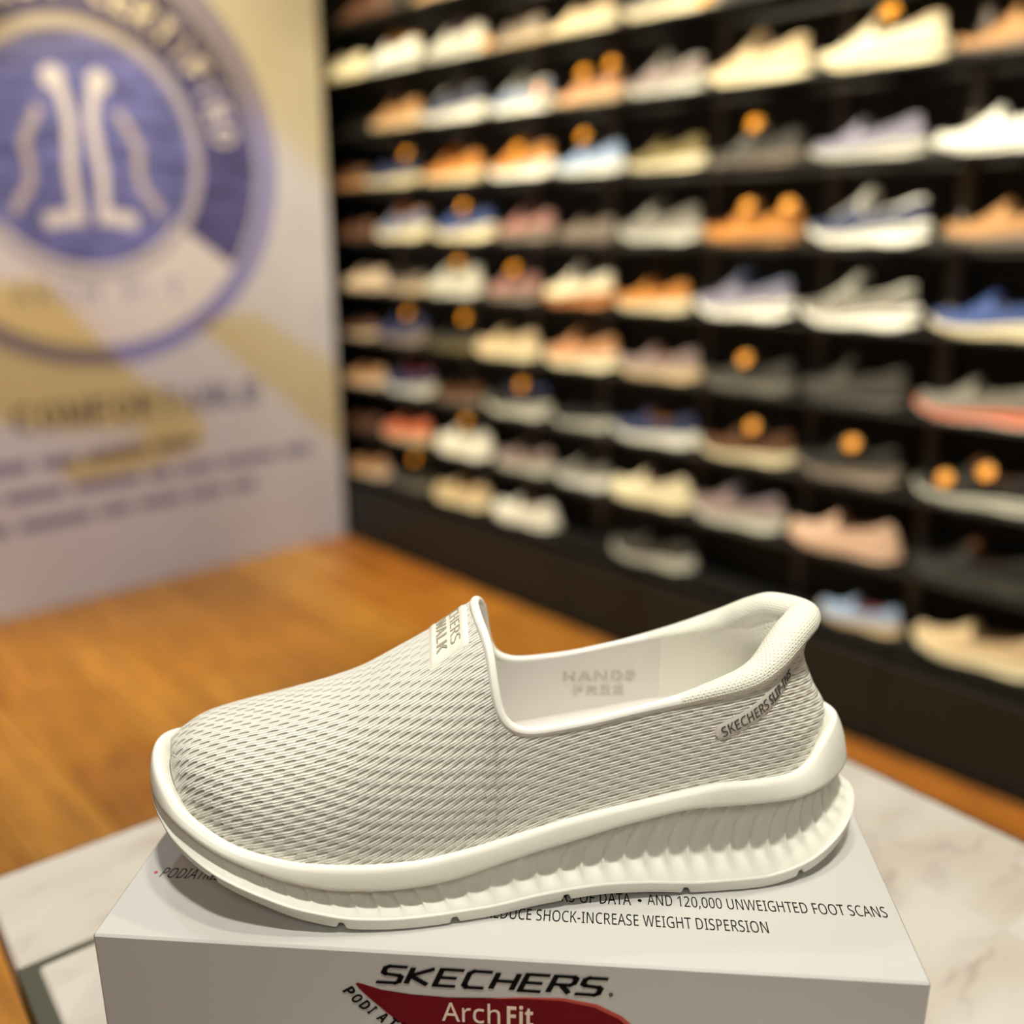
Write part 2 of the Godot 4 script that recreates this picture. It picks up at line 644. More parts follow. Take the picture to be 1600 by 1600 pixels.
func shoe_box() -> void:
	var fl := Vector3(-0.170, YB, -0.318)
	var fr := Vector3(0.159, YB, -0.292)
	var e1 := (fr - fl).normalized()
	var e3 := e1.cross(Vector3.UP)      # towards the camera
	var w := fl.distance_to(fr)
	var d := 0.2
	var hgt := YB - 0.85
	var n := thing("shoe_box", "white cardboard shoe box with red emblem, under the white slip-on", "box", Transform3D(Basis(e1, Vector3.UP, e3), Vector3(fl.x, 0.85, fl.z)))
	var card := mat("coated white card", Color8(196, 194, 193), 0.32)
	var body := mi("carton", box_mesh(Vector3(w, hgt - 0.0005, d), 0.0009), card, n)
	body.position = Vector3(w / 2, hgt / 2, -d / 2)
	var black := mat("black print", Color8(16, 13, 13), 0.75, 0.0, 0.2)
	top_print(n, hgt, "PODIATRIST CERTIFIED", 0.0118, 0.069, -0.0365, 0.0066, 0.12)
	top_print(n, hgt, "ARCH SUPPORT", 0.08, 0.1275, -0.0352, 0.0068)
	top_print(n, hgt, "20 YEARS OF DATA", 0.1715, 0.2183, -0.0345, 0.0074)
	top_print(n, hgt, "AND 120,000 UNWEIGHTED FOOT SCANS", 0.2252, 0.3245, -0.0342, 0.0078)
	top_print(n, hgt, "HELPS REDUCE SHOCK-INCREASE WEIGHT DISPERSION", 0.1412, 0.2735, -0.0222, 0.0068)
	var red := mat("red print", Color8(112, 14, 24), 0.7, 0.0, 0.2)
	var coral := mat("coral print", Color8(188, 84, 70), 0.7, 0.0, 0.2)
	for dot in [[0.0088, -0.0395, coral], [0.2220, -0.0378, black]]:
		var o := mi("bullet", plate(disc(Vector2.ZERO, 0.0009, 14), 0.00012), dot[2], n)
		o.transform = Transform3D(Basis(Vector3.RIGHT, -PI / 2), Vector3(dot[0], hgt - 0.0003, dot[1]))
	# front print; heights are measured down from the top edge
	front_print(n, hgt, "brand_lettering", letter_mesh(logo("SKECHERS", 0.0905, 0.0094, 0.0002)), black, 0.1177, -0.0156, 0.0)
	front_print(n, hgt, "registered_mark", ring_mesh(Vector2.ZERO, 0.0005, 0.0008, 0, 360, 0.0002, 20), black, 0.2095, -0.0143, 0.0)
	var swoosh := PackedVector2Array()
	var top := pv([0.1076, -0.0165, 0.118, -0.0188, 0.13, -0.0202, 0.145, -0.0206, 0.16, -0.0200, 0.175, -0.0188, 0.190, -0.0186, 0.203, -0.0208, 0.213, -0.0258, 0.2205, -0.033, 0.2245, -0.042])
	var low := pv([0.2245, -0.0425, 0.205, -0.051, 0.18, -0.0545, 0.155, -0.051, 0.135, -0.042, 0.12, -0.030])
	swoosh.append_array(top)
	swoosh.append_array(low)
	front_print(n, hgt, "red_emblem", plate(smooth_poly(swoosh), 0.00015), red, 0.0, 0.0, 0.0)
	var rim := PackedVector2Array()
	for p in top.slice(4):
		rim.append(p + Vector2(0.0003, 0.0011) * sstep(0.155, 0.2, p.x) * Vector2(3.5, 1.1))
	var back := top.slice(4)
	back.reverse()
	for p in back:
		rim.append(p - Vector2(0, 0.00012))
	front_print(n, hgt, "coral_rim", plate(rim, 0.00016), coral, 0.0, 0.0, 0.0)
	front_print(n, hgt, "emblem_lettering", letter_mesh(letters("Arch", false, 0.0235, 0.0098, 0.0002)), mat("cream print", Color8(236, 214, 196), 0.4), 0.1423, -0.0322, 0.0001)
	front_print(n, hgt, "emblem_lettering", letter_mesh(letters("Fit", true, 0.0105, 0.0098, 0.0002)), mats["cream print"], 0.1685, -0.0322, 0.0001)
	# arched lettering down the left of the emblem
	var word := "PODIATRIST"
	for k in word.length():
		var t := k / 9.0
		var p := Vector2(0.1020 + 0.0255 * t + 0.010 * t * t, -0.0205 - 0.033 * t + 0.010 * t * t)
		var ang := -0.98 + 0.45 * t
		var a := letters(word[k], true, 0.0012 if word[k] == "I" else 0.0031, 0.0050, 0.0002)
		var o := front_print(n, hgt, "arched_letter", letter_mesh(a), black, p.x, p.y, 0.0)
		o.rotation.z = ang


func smooth_poly(p: PackedVector2Array) -> PackedVector2Array:
	var o := PackedVector2Array()
	var m := p.size()
	for i in m:
		for k in 4:
			o.append(p[i].cubic_interpolate(p[(i + 1) % m], p[(i + m - 1) % m], p[(i + 2) % m], k / 4.0))
	return o


# wide slanted capitals built from strokes
func logo(s: String, width: float, height: float, depth: float) -> Array:
	var strokes := {
		"S": [[1, 1, 0.25, 1, 0.12, 0.9, 0.12, 0.62, 0.25, 0.53, 0.8, 0.47, 0.92, 0.38, 0.92, 0.1, 0.8, 0, 0, 0]],
		"K": [[0.08, 0, 0.08, 1], [0.95, 1, 0.12, 0.5, 0.95, 0]],
		"E": [[1, 1, 0.1, 1, 0.1, 0, 0.95, 0], [0.1, 0.5, 0.85, 0.5]],
		"C": [[1, 1, 0.25, 1, 0.1, 0.85, 0.1, 0.15, 0.25, 0, 0.95, 0]],
		"H": [[0.08, 0, 0.08, 1], [0.92, 0, 0.92, 1], [0.08, 0.5, 0.92, 0.5]],
		"R": [[0.08, 0, 0.08, 1, 0.8, 1, 0.93, 0.9, 0.93, 0.62, 0.8, 0.5, 0.12, 0.5], [0.45, 0.5, 0.92, 0]],
	}
	var st := SurfaceTool.new()
	st.begin(Mesh.PRIMITIVE_TRIANGLES)
	var adv := width / s.length()
	var half := height * 0.075
	var verts := PackedVector3Array()
	for k in s.length():
		for stroke: Array in strokes[s[k]]:
			var pts: Array[Vector2] = []
			for i in range(0, stroke.size(), 2):
				pts.append(Vector2(k * adv + stroke[i] * adv * 0.86, half + stroke[i + 1] * (height - 2 * half)))
			for i in pts.size() - 1:
				var a := pts[i]
				var b := pts[i + 1]
				var dir := (b - a).normalized()
				a -= dir * half * (0.9 if i > 0 else 0.0)
				b += dir * half * (0.9 if i < pts.size() - 2 else 0.0)
				var wide := half * lerpf(1.0, 1.6, absf(dir.y))
				var nn := dir.orthogonal() * wide
				var q := [a + nn, b + nn, b - nn, a - nn]
				for id in [0, 1, 2, 0, 2, 3]:
					var p: Vector2 = q[id]
					verts.append(Vector3(p.x + 0.42 * (p.y - height / 2), p.y, depth))
	var idx := PackedInt32Array(range(verts.size()))
	var out := []
	out.resize(Mesh.ARRAY_MAX)
	out[Mesh.ARRAY_VERTEX] = verts
	out[Mesh.ARRAY_INDEX] = idx
	return out


# ------------------------------------------------------------------ shoes
# A shoe lies along x, toe at -x, the side it shows at +z, the ground at y = 0.
func hero_spec() -> Dictionary:
	return {
		"outline": pv([-0.1145, -0.010, -0.112, 0.006, -0.105, 0.0215, -0.0925, 0.0355, -0.075, 0.0475, -0.05, 0.0545, -0.02, 0.0575, 0.005, 0.0572, 0.03, 0.054, 0.06, 0.050, 0.09, 0.0475, 0.12, 0.0465, 0.15, 0.0455, 0.172, 0.041, 0.19, 0.031, 0.203, 0.017, 0.2085, 0.0,
			0.203, -0.017, 0.19, -0.030, 0.172, -0.038, 0.15, -0.041, 0.12, -0.0395, 0.09, -0.038, 0.06, -0.040, 0.03, -0.0445, 0.0, -0.0495, -0.03, -0.052, -0.06, -0.0505, -0.085, -0.045, -0.101, -0.035, -0.111, -0.0225]),
		"bottom": pv([-0.117, 0.042, -0.108, 0.0345, -0.098, 0.0262, -0.08, 0.0195, -0.0616, 0.0125, -0.0412, 0.0050, -0.02, 0.0008, 0.0, 0.0, 0.03, 0.0, 0.055, 0.002, 0.08, 0.0032, 0.1, 0.0022, 0.125, 0.0, 0.15, 0.0, 0.17, 0.0024, 0.19, 0.0075, 0.2085, 0.0145]),
		"band_low": pv([-0.117, 0.0441, -0.105, 0.0401, -0.0876, 0.0336, -0.0684, 0.0276, -0.0478, 0.0216, -0.0276, 0.0181, -0.0097, 0.0176, 0.016, 0.0191, 0.0423, 0.0246, 0.069, 0.0301, 0.096, 0.0362, 0.123, 0.0406, 0.145, 0.0408, 0.17, 0.0396, 0.19, 0.0396, 0.2085, 0.0403]),
		"band_top": pv([-0.117, 0.0555, -0.109, 0.052, -0.0964, 0.043, -0.0803, 0.0368, -0.0614, 0.0322, -0.0406, 0.029, -0.02, 0.0282, 0.0006, 0.0285, 0.0215, 0.0306, 0.0428, 0.0343, 0.07, 0.0398, 0.0972, 0.0447, 0.119, 0.0487, 0.136, 0.0508, 0.153, 0.0505, 0.168, 0.05, 0.18, 0.0522, 0.187, 0.0562, 0.194, 0.0592, 0.203, 0.061]),
		"top": pv([-0.1085, 0.050, -0.107, 0.0535, -0.1045, 0.0565, -0.101, 0.0592, -0.092, 0.0645, -0.0785, 0.0685, -0.0519, 0.0758, -0.0236, 0.0852, -0.0037, 0.0958, 0.0162, 0.1073, 0.0247, 0.1134, 0.031, 0.1178, 0.05, 0.130, 0.09, 0.143, 0.14, 0.155, 0.2, 0.166]),
		"rim": pv([0.0300, 0.1190, 0.0315, 0.1168, 0.0338, 0.1122, 0.0355, 0.1060, 0.0366, 0.0960, 0.0380, 0.0880, 0.0405, 0.0825, 0.0450, 0.0790, 0.0515, 0.0777, 0.07, 0.0794, 0.0965, 0.0842, 0.1125, 0.0872, 0.1283, 0.0905, 0.15, 0.0958, 0.16, 0.0995, 0.17, 0.1040, 0.18, 0.1082, 0.2, 0.110]),
		"throat": 0.0301,
		"heel": pv([0.05, 0.0, 0.062, 0.0, 0.0765, -0.0070, 0.0927, -0.0125, 0.1, -0.0110, 0.1113, -0.0080, 0.12, -0.0080]),
		"tuck": 0.0088, "heel_tuck": 0.0085, "n": 2.35,
	}


func outline_of(sp: Dictionary, m: int) -> Dictionary:
	var p := spline_closed(sp.outline, m)
	var nr := PackedVector2Array()
	nr.resize(m)
	for i in m:
		var t := (p[(i + 1) % m] - p[(i + m - 1) % m]).normalized()
		nr[i] = Vector2(-t.y, t.x)
	return {"p": p, "n": nr}


# both sides of the outline moved inwards, each sorted from toe to heel
func sides(o: Dictionary, sp: Dictionary, more: float, more_heel: float) -> Array:
	var p: PackedVector2Array = o.p
	var nr: PackedVector2Array = o.n
	var m := p.size()
	var q := PackedVector2Array()
	q.resize(m)
	for i in m:
		var d: float = sp.tuck + more + sp.heel_tuck * sstep(0.14, 0.207, p[i].x) + more_heel * sstep(0.085, 0.165, p[i].x)
		q[i] = p[i] - nr[i] * d
	var lo := 0
	var hi := 0
	for i in m:
		if q[i].x < q[lo].x:
			lo = i
		if q[i].x > q[hi].x:
			hi = i
	var near := PackedVector2Array()
	var far := PackedVector2Array()
	var i := lo
	while i != hi:
		if near.is_empty() or q[i].x > near[near.size() - 1].x:
			near.append(q[i])
		i = (i + 1) % m
	near.append(q[hi])
	i = lo
	while i != hi:
		if far.is_empty() or q[i].x > far[far.size() - 1].x:
			far.append(q[i])
		i = (i + m - 1) % m
	far.append(q[hi])
	return [near, far]


func side_at(a: PackedVector2Array, x: float) -> float:
	var k := a.bsearch(Vector2(x, -INF))
	if k <= 0:
		return a[0].y
	if k >= a.size():
		return a[a.size() - 1].y
	return lerpf(a[k - 1].y, a[k].y, (x - a[k - 1].x) / (a[k].x - a[k - 1].x))


func stations(x0: float, x1: float, step: float, throat: float) -> PackedFloat32Array:
	var o := PackedFloat32Array()
	var e := step * 10.0
	var n := 12
	for k in n:
		o.append(x0 + e * pow(float(k) / n, 2.0) + 0.00002)
	var x := x0 + e
	while x < x1 - e:
		o.append(x)
		x += step if x < throat - step or x > throat + 0.022 else minf(step, 0.0004)
	for k in range(n, -1, -1):
		o.append(x1 - e * pow(float(k) / n, 2.0) - 0.00002)
	return o


# Half of the upper as a grid, base to rim, with lengths over the instep in uv.
func half_upper(sp: Dictionary, sd: Array, xs: PackedFloat32Array, nj: int, near: bool, drop: float, from_base: float) -> Dictionary:
	var v := PackedVector3Array()
	var uv := PackedVector2Array()
	var rim := PackedVector3Array()
	var side: PackedVector2Array = sd[0] if near else sd[1]
	var top: PackedVector2Array = sp.top
	var rimt: PackedVector2Array = sp.rim
	var band: PackedVector2Array = sp.band_top
	var heel: PackedVector2Array = sp.heel
	var sgn := 1.0 if near else -1.0
	var tip: float = side[0].y
	var xe: float = side[side.size() - 1].x
	const K := 44
	for x in xs:
		var w := side_at(side, x)
		var zc := lerpf(tip, 0.0, sstep(-0.115, -0.02, x)) - 0.004 * sstep(-0.02, 0.03, x) * (1.0 - sstep(0.05, 0.15, x))
		zc = lerpf(zc, side[side.size() - 1].y, sstep(0.14, xe, x))
		var yb := cur(band, x) - 0.0035 + from_base
		var yt := maxf(cur(top, x) - drop, yb + 0.0005)
		var n: float = lerpf(sp.n, 2.7, sstep(0.03, 0.12, x))
		var ex := 2.0 / n
		var ar := PI / 2
		if x > sp.throat:
			var fr := clampf((cur(rimt, x) - yb) / (yt - yb), 0.02, 1.0)
			ar = asin(pow(fr, 1.0 / ex))
		# the arc, finely, up to the rim and on over the missing top
		var pts := PackedVector2Array()
		var run := PackedFloat32Array()
		var total := 0.0
		for k in K + 1:
			var s := float(k) / K
			var a := ar * s * s * (3.0 - 2.0 * s)
			var c := pow(maxf(cos(a), 0.0), ex)
			var q := Vector2(zc + (w - zc) * c, yb + (yt - yb) * pow(sin(a), ex))
			if k:
				total += q.distance_to(pts[k - 1])
			pts.append(q)
			run.append(total)
		var beyond := 0.0
		if ar < 1.57:
			var last := pts[K]
			for k in 13:
				var a := lerpf(ar, PI / 2, k / 12.0)
				var q := Vector2(zc + (w - zc) * pow(maxf(cos(a), 0.0), ex), yb + (yt - yb) * pow(sin(a), ex))
				beyond += q.distance_to(last)
				last = q
		var hf := sstep(0.13, xe, x)
		var k := 0
		for j in nj:
			var want := total * j / (nj - 1)
			while k < K - 1 and run[k + 1] < want:
				k += 1
			var q := pts[k].lerp(pts[k + 1], clampf((want - run[k]) / maxf(run[k + 1] - run[k], 1e-9), 0.0, 1.0))
			v.append(Vector3(x + hf * cur(heel, q.y), q.y, q.x))
			uv.append(Vector2(x * 1000.0, (total + beyond - want) * 1000.0 * sgn))
		if x > sp.throat:
			rim.append(v[v.size() - 1])
	return {"v": v, "uv": uv, "rim": rim, "ni": xs.size(), "nj": nj}


# depth of the knit, in millimetres, at a place on the upper given in millimetres
func knit(u: float, w: float, strong: float) -> float:
	var q := roundf(w / 2.7)
	var odd := int(absf(q)) % 2 == 1
	var dv := w - 2.7 * q
	var du := fposmod(u + (4.3 if odd else 0.0), 8.6) - 4.3
	var s := 1.0 - du * du / 6.0
	if s > 0.0:
		var d := absf(dv) / (0.62 * sqrt(s))
		if d < 1.0:
			return -0.6 * (1.0 - d * d) * strong
	return 0.0


func upper_mesh(h: Dictionary, near: bool) -> ArrayMesh:
	var v: PackedVector3Array = h.v
	var uv: PackedVector2Array = h.uv
	var nr := grid_normals(v, h.ni, h.nj, false, not near)
	for k in v.size():
		var p := v[k]
		var strong := 0.85 + 0.3 * (1.0 - sstep(0.05, 0.075, p.y)) * (1.0 - sstep(-0.03, 0.04, p.x))
		strong = maxf(strong, 0.8 * sstep(0.10, 0.16, p.x) * (1.0 - sstep(0.062, 0.08, p.y)))
		strong *= 1.0 - 0.8 * sstep(-0.005, 0.012, p.x) * sstep(0.085, 0.1, p.y)
		strong *= sstep(-0.108, -0.098, p.x)
		v[k] = p + nr[k] * 0.001 * knit(uv[k].x, absf(uv[k].y), strong)
		uv[k] = Vector2(uv[k].x / 8.6, absf(uv[k].y) / 5.4)
	return grid_mesh(v, h.ni, h.nj, false, not near, uv)


# ribs of twisted yarn that part round the eyelets: height in one picture, colour, slightly darker in the eyelets, in the other
func knit_maps() -> Array:
	var sx := 640
	var sy := 400
	var im := Image.create(sx, sy, false, Image.FORMAT_RF)
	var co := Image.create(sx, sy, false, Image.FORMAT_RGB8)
	for y in sy:
		var w := 5.4 * y / sy
		var q := roundf(w / 2.7)
		var odd := int(q) % 2 == 1
		var dv := w - 2.7 * q
		for x in sx:
			var u := 8.6 * x / sx
			var du := fposmod(u + (4.3 if odd else 0.0), 8.6) - 4.3
			var s := maxf(1.0 - du * du / 6.0, 0.0)
			var open := 0.46 * sqrt(s)
			# ribs pushed aside by the eyelet
			var ad := absf(dv)
			var r := (ad - open) / (1.35 - open) if ad > open else -1.0
			var h := 0.0
			if r >= 0.0:
				var f := fposmod(r * 1.35 / 1.35, 1.0)
				var rib := 1.0 - pow(absf(2.0 * f - 1.0), 2.8)
				var twist := 0.5 + 0.5 * sin(TAU * (u / 1.075 + 0.7 * f * signf(dv) + 0.5 * q))
				h = 0.35 + 0.65 * rib * (0.74 + 0.26 * twist)
			else:
				h = 0.35 * pow(ad / maxf(open, 0.01), 3.0)
			im.set_pixel(x, y, Color(h, 0, 0))
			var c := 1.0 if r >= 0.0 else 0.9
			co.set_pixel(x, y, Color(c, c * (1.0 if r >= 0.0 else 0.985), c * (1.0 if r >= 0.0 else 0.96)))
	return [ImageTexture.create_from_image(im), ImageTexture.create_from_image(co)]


func mesh_relief() -> ImageTexture:
	var s := 64
	var im := Image.create(s, s, false, Image.FORMAT_RF)
	for y in s:
		for x in s:
			var a := sin(TAU * x / s) * sin(TAU * y / s)
			im.set_pixel(x, y, Color(1.0 - 0.9 * pow(maxf(a, 0.0), 1.5) - 0.4 * pow(maxf(-a, 0.0), 2.0), 0, 0))
	return ImageTexture.create_from_image(im)


func sole_rows(sp: Dictionary, o: Dictionary, flutes: bool, nv: int) -> Dictionary:
	var p: PackedVector2Array = o.p
	var nr: PackedVector2Array = o.n
	var m := p.size()
	var out := PackedVector3Array()
	var mid := PackedVector3Array()
	var s := 0.0
	var no := 0
	var nm := 0
	var cuts := [-0.0795, -0.0275, 0.0185, 0.0655, 0.1175, 0.170]
	for i in m:
		var c := p[i]
		var b := nr[i]
		if i:
			s += c.distance_to(p[i - 1])
		var x := c.x
		var yb := cur(sp.bottom, x)
		var yl := cur(sp.band_low, x)
		var yt := cur(sp.band_top, x)
		var e: float = sp.heel_tuck * sstep(0.14, 0.207, x)
		var eb := 0.0022 * (1.0 - 0.5 * sstep(0.14, 0.207, x)) * sstep(-0.114, -0.075, x) if flutes else 0.0
		var fh := minf(0.0062, (yl - yb) * 0.4)
		var nt := 0.0
		if flutes:
			for k: float in cuts:
				nt = maxf(nt, 0.0026 * clampf(1.9 - absf(x - k - 0.0) / 0.0011, 0.0, 1.0))
		var ring := func(dst: PackedVector3Array, d: float, y: float) -> void:
			dst.append(Vector3(c.x - b.x * d, y, c.y - b.y * d))
		var a := out.size()
		out.append(Vector3(c.x * 0.96, yb + 0.0003, c.y * 0.05))
		ring.call(out, 0.012, yb + 0.0003 + nt)
		ring.call(out, 0.0018, yb + nt)
		ring.call(out, 0.0008, yb + 0.0008 + nt)
		ring.call(out, 0.0006, yb + 0.0032 + nt * 0.1)
		ring.call(out, 0.0002, yb + fh - 0.0009)
		ring.call(out, 0.0004, yb + fh - 0.0002)
		ring.call(out, 0.0014, yb + fh)
		no = out.size() - a
		a = mid.size()
		var dd := lerpf(0.0068, 0.0095, sstep(0.05, 0.2, x)) * sstep(-0.118, -0.08, x) + 0.0015
		var amp := 0.0
		if flutes:
			amp = 0.0050 * sstep(0.02, 0.09, x) + 0.0040 * sstep(-0.088, -0.055, x) * (1.0 - sstep(0.0, 0.04, x)) + 0.0016 * sstep(-0.02, 0.02, x) * (1.0 - sstep(0.05, 0.09, x))
		for k in nv + 1:
			var v := float(k) / nv
			var d := 0.0012 + (dd - 0.0012) * (1.0 - pow(1.0 - v, lerpf(1.7, 2.8, sstep(0.03, 0.12, x))))
			if amp > 0.0:
				var bend := lerpf(-0.55 * v, 1.9 * (v - 0.3) * (v - 0.3), sstep(0.0, 0.08, x))
				d += amp * absf(sin(PI * (s / 0.0093 - bend * 1.6))) * sstep(0.02, 0.32, v) * (1.0 - 0.3 * v)
			ring.call(mid, d, lerpf(yb + fh - 0.0001, yl, v))
		for q in [[0.0034, 0.0], [0.0016, 0.0], [0.0005, 0.0004], [0.0001, 0.0012], [0.0002, 0.0026]]:
			ring.call(mid, minf(eb + e * 0.55 + q[0], dd), yl + q[1])
		ring.call(mid, eb + e * 0.7 + 0.0006, lerpf(yl, yt, 0.5))
		ring.call(mid, eb + e * 0.85 + 0.0012, lerpf(yl, yt, 0.75))
		for q in [[0.0018, -0.0014], [0.0025, -0.0006], [0.0035, -0.0001], [0.0045, -0.0003], [0.0056, -0.0012], [0.0064, -0.0024], [0.0085, -0.006]]:
			ring.call(mid, eb + e + q[0], yt + q[1])
		nm = mid.size() - a
	return {"out": out, "mid": mid, "no": no, "nm": nm, "m": m}


# a padded roll along the rim; across is measured along the surface, up beyond it
func rim_roll(rim: PackedVector3Array, nr: PackedVector3Array, i0: int, i1: int, size: Callable, seg := 14) -> ArrayMesh:
	var v := PackedVector3Array()
	var uv := PackedVector2Array()
	var n := rim.size()
	var run := 0.0
	for i in range(i0, i1):
		var t := (rim[(i + 1) % n] - rim[(i + n - 1) % n]).normalized()
		var s := (nr[i % n] - t * nr[i % n].dot(t)).normalized()
		var b := t.cross(s).normalized()
		var q: Vector4 = size.call(rim[i % n])     # half thickness, half height, shift inwards, rise
		var c := rim[i % n] - s * q.z + b * q.w
		run += rim[i % n].distance_to(rim[(i + 1) % n])
		for k in seg + 1:
			var a := TAU * k / seg
			var deep := 1.0 + 2.4 * clampf((q.x - 0.002) / 0.0058, 0.0, 1.0) * maxf(-cos(a), 0.0) if sin(a) < 0.0 else 1.0
			v.append(c + s * cos(a) * q.x + b * sin(a) * q.y * deep)
			uv.append(Vector2(run * 1000.0 / 2.4, k * (q.x + q.y) * 500.0 * TAU / seg / 2.4))
	return grid_mesh(v, i1 - i0, seg + 1, false, true, uv)


func smooth_loop(p: PackedVector3Array, n: int, passes: int) -> PackedVector3Array:
	var total := 0.0
	for i in p.size():
		total += p[i].distance_to(p[(i + 1) % p.size()])
	var out := PackedVector3Array()
	var run := 0.0
	var want := 0.0
	for i in p.size():
		var b := p[(i + 1) % p.size()]
		var l := p[i].distance_to(b)
		while want < run + l and out.size() < n:
			out.append(p[i].lerp(b, (want - run) / maxf(l, 1e-9)))
			want += total / n
		run += l
	for k in passes:
		var o := out.duplicate()
		for i in out.size():
			o[i] = out[i] * 0.5 + (out[(i + 1) % out.size()] + out[(i + out.size() - 1) % out.size()]) * 0.25
		out = o
	return out


# rim of both halves as one loop, heel - near side - throat - far side - heel, with outward normals
func rim_loop(a: Dictionary, b: Dictionary, n: int, passes: int) -> Array:
	var p := PackedVector3Array()
	var ra: PackedVector3Array = a.rim
	var rb: PackedVector3Array = b.rim
	for i in range(ra.size() - 1, -1, -1):
		p.append(ra[i])
	for q in rb:
		p.append(q)
	p = smooth_loop(p, n, passes)
	var nr := PackedVector3Array()
	for i in n:
		var q := p[i]
		var t := (p[(i + 1) % n] - p[(i + n - 1) % n]).normalized()
		# outward: away from the middle line of the opening, leaning up over the instep
		var out := Vector3(0, 0, signf(q.z) if absf(q.z) > 0.0001 else 1.0)
		var side := clampf(absf(q.z) / 0.03, 0.0, 1.0)
		if q.x > 0.1:
			var cx := 0.15
			out = Vector3(maxf(q.x - cx, 0.0) * 1.2, 0.0, q.z).normalized()
		else:
			var front := 1.0 - sstep(0.034, 0.052, q.x)
			out = Vector3(-0.35 * front, (1.0 - side) * front * 1.1 + 0.1, signf(q.z) * lerpf(1.0, side, front)).normalized()
		nr.append((out - t * out.dot(t)).normalized())
	for k in 6:
		var o := nr.duplicate()
		for i in n:
			o[i] = (nr[i] * 2.0 + nr[(i + 1) % n] + nr[(i + n - 1) % n]).normalized()
		nr = o
	return [p, nr]


# height of the wall of the upper: the point on the near side at x and y, and its outward normal
func wall_point(sp: Dictionary, sd: Array, x: float, y: float, near := true) -> Array:
	var f := func(xx: float, yy: float) -> Vector3:
		var side: PackedVector2Array = sd[0] if near else sd[1]
		var xe: float = side[side.size() - 1].x
		var w := side_at(side, xx)
		var zc := lerpf(side[0].y, 0.0, sstep(-0.115, -0.02, xx)) - 0.004 * sstep(-0.02, 0.03, xx) * (1.0 - sstep(0.05, 0.15, xx))
		zc = lerpf(zc, side[side.size() - 1].y, sstep(0.14, xe, xx))
		var yb := cur(sp.band_top, xx) - 0.0035
		var yt := cur(sp.top, xx)
		var ex := 2.0 / lerpf(sp.n, 2.7, sstep(0.03, 0.12, xx))
		var a := asin(pow(clampf((yy - yb) / (yt - yb), 0.0, 1.0), 1.0 / ex))
		return Vector3(xx + sstep(0.13, xe, xx) * cur(sp.heel, yy), yy, zc + (w - zc) * pow(cos(a), ex))
	var p: Vector3 = f.call(x, y)
	var dx: Vector3 = f.call(x + 0.001, y) - p
	var dy: Vector3 = f.call(x, y + 0.001) - p
	var n := dx.cross(dy).normalized()
	return [p, n if near else -n]


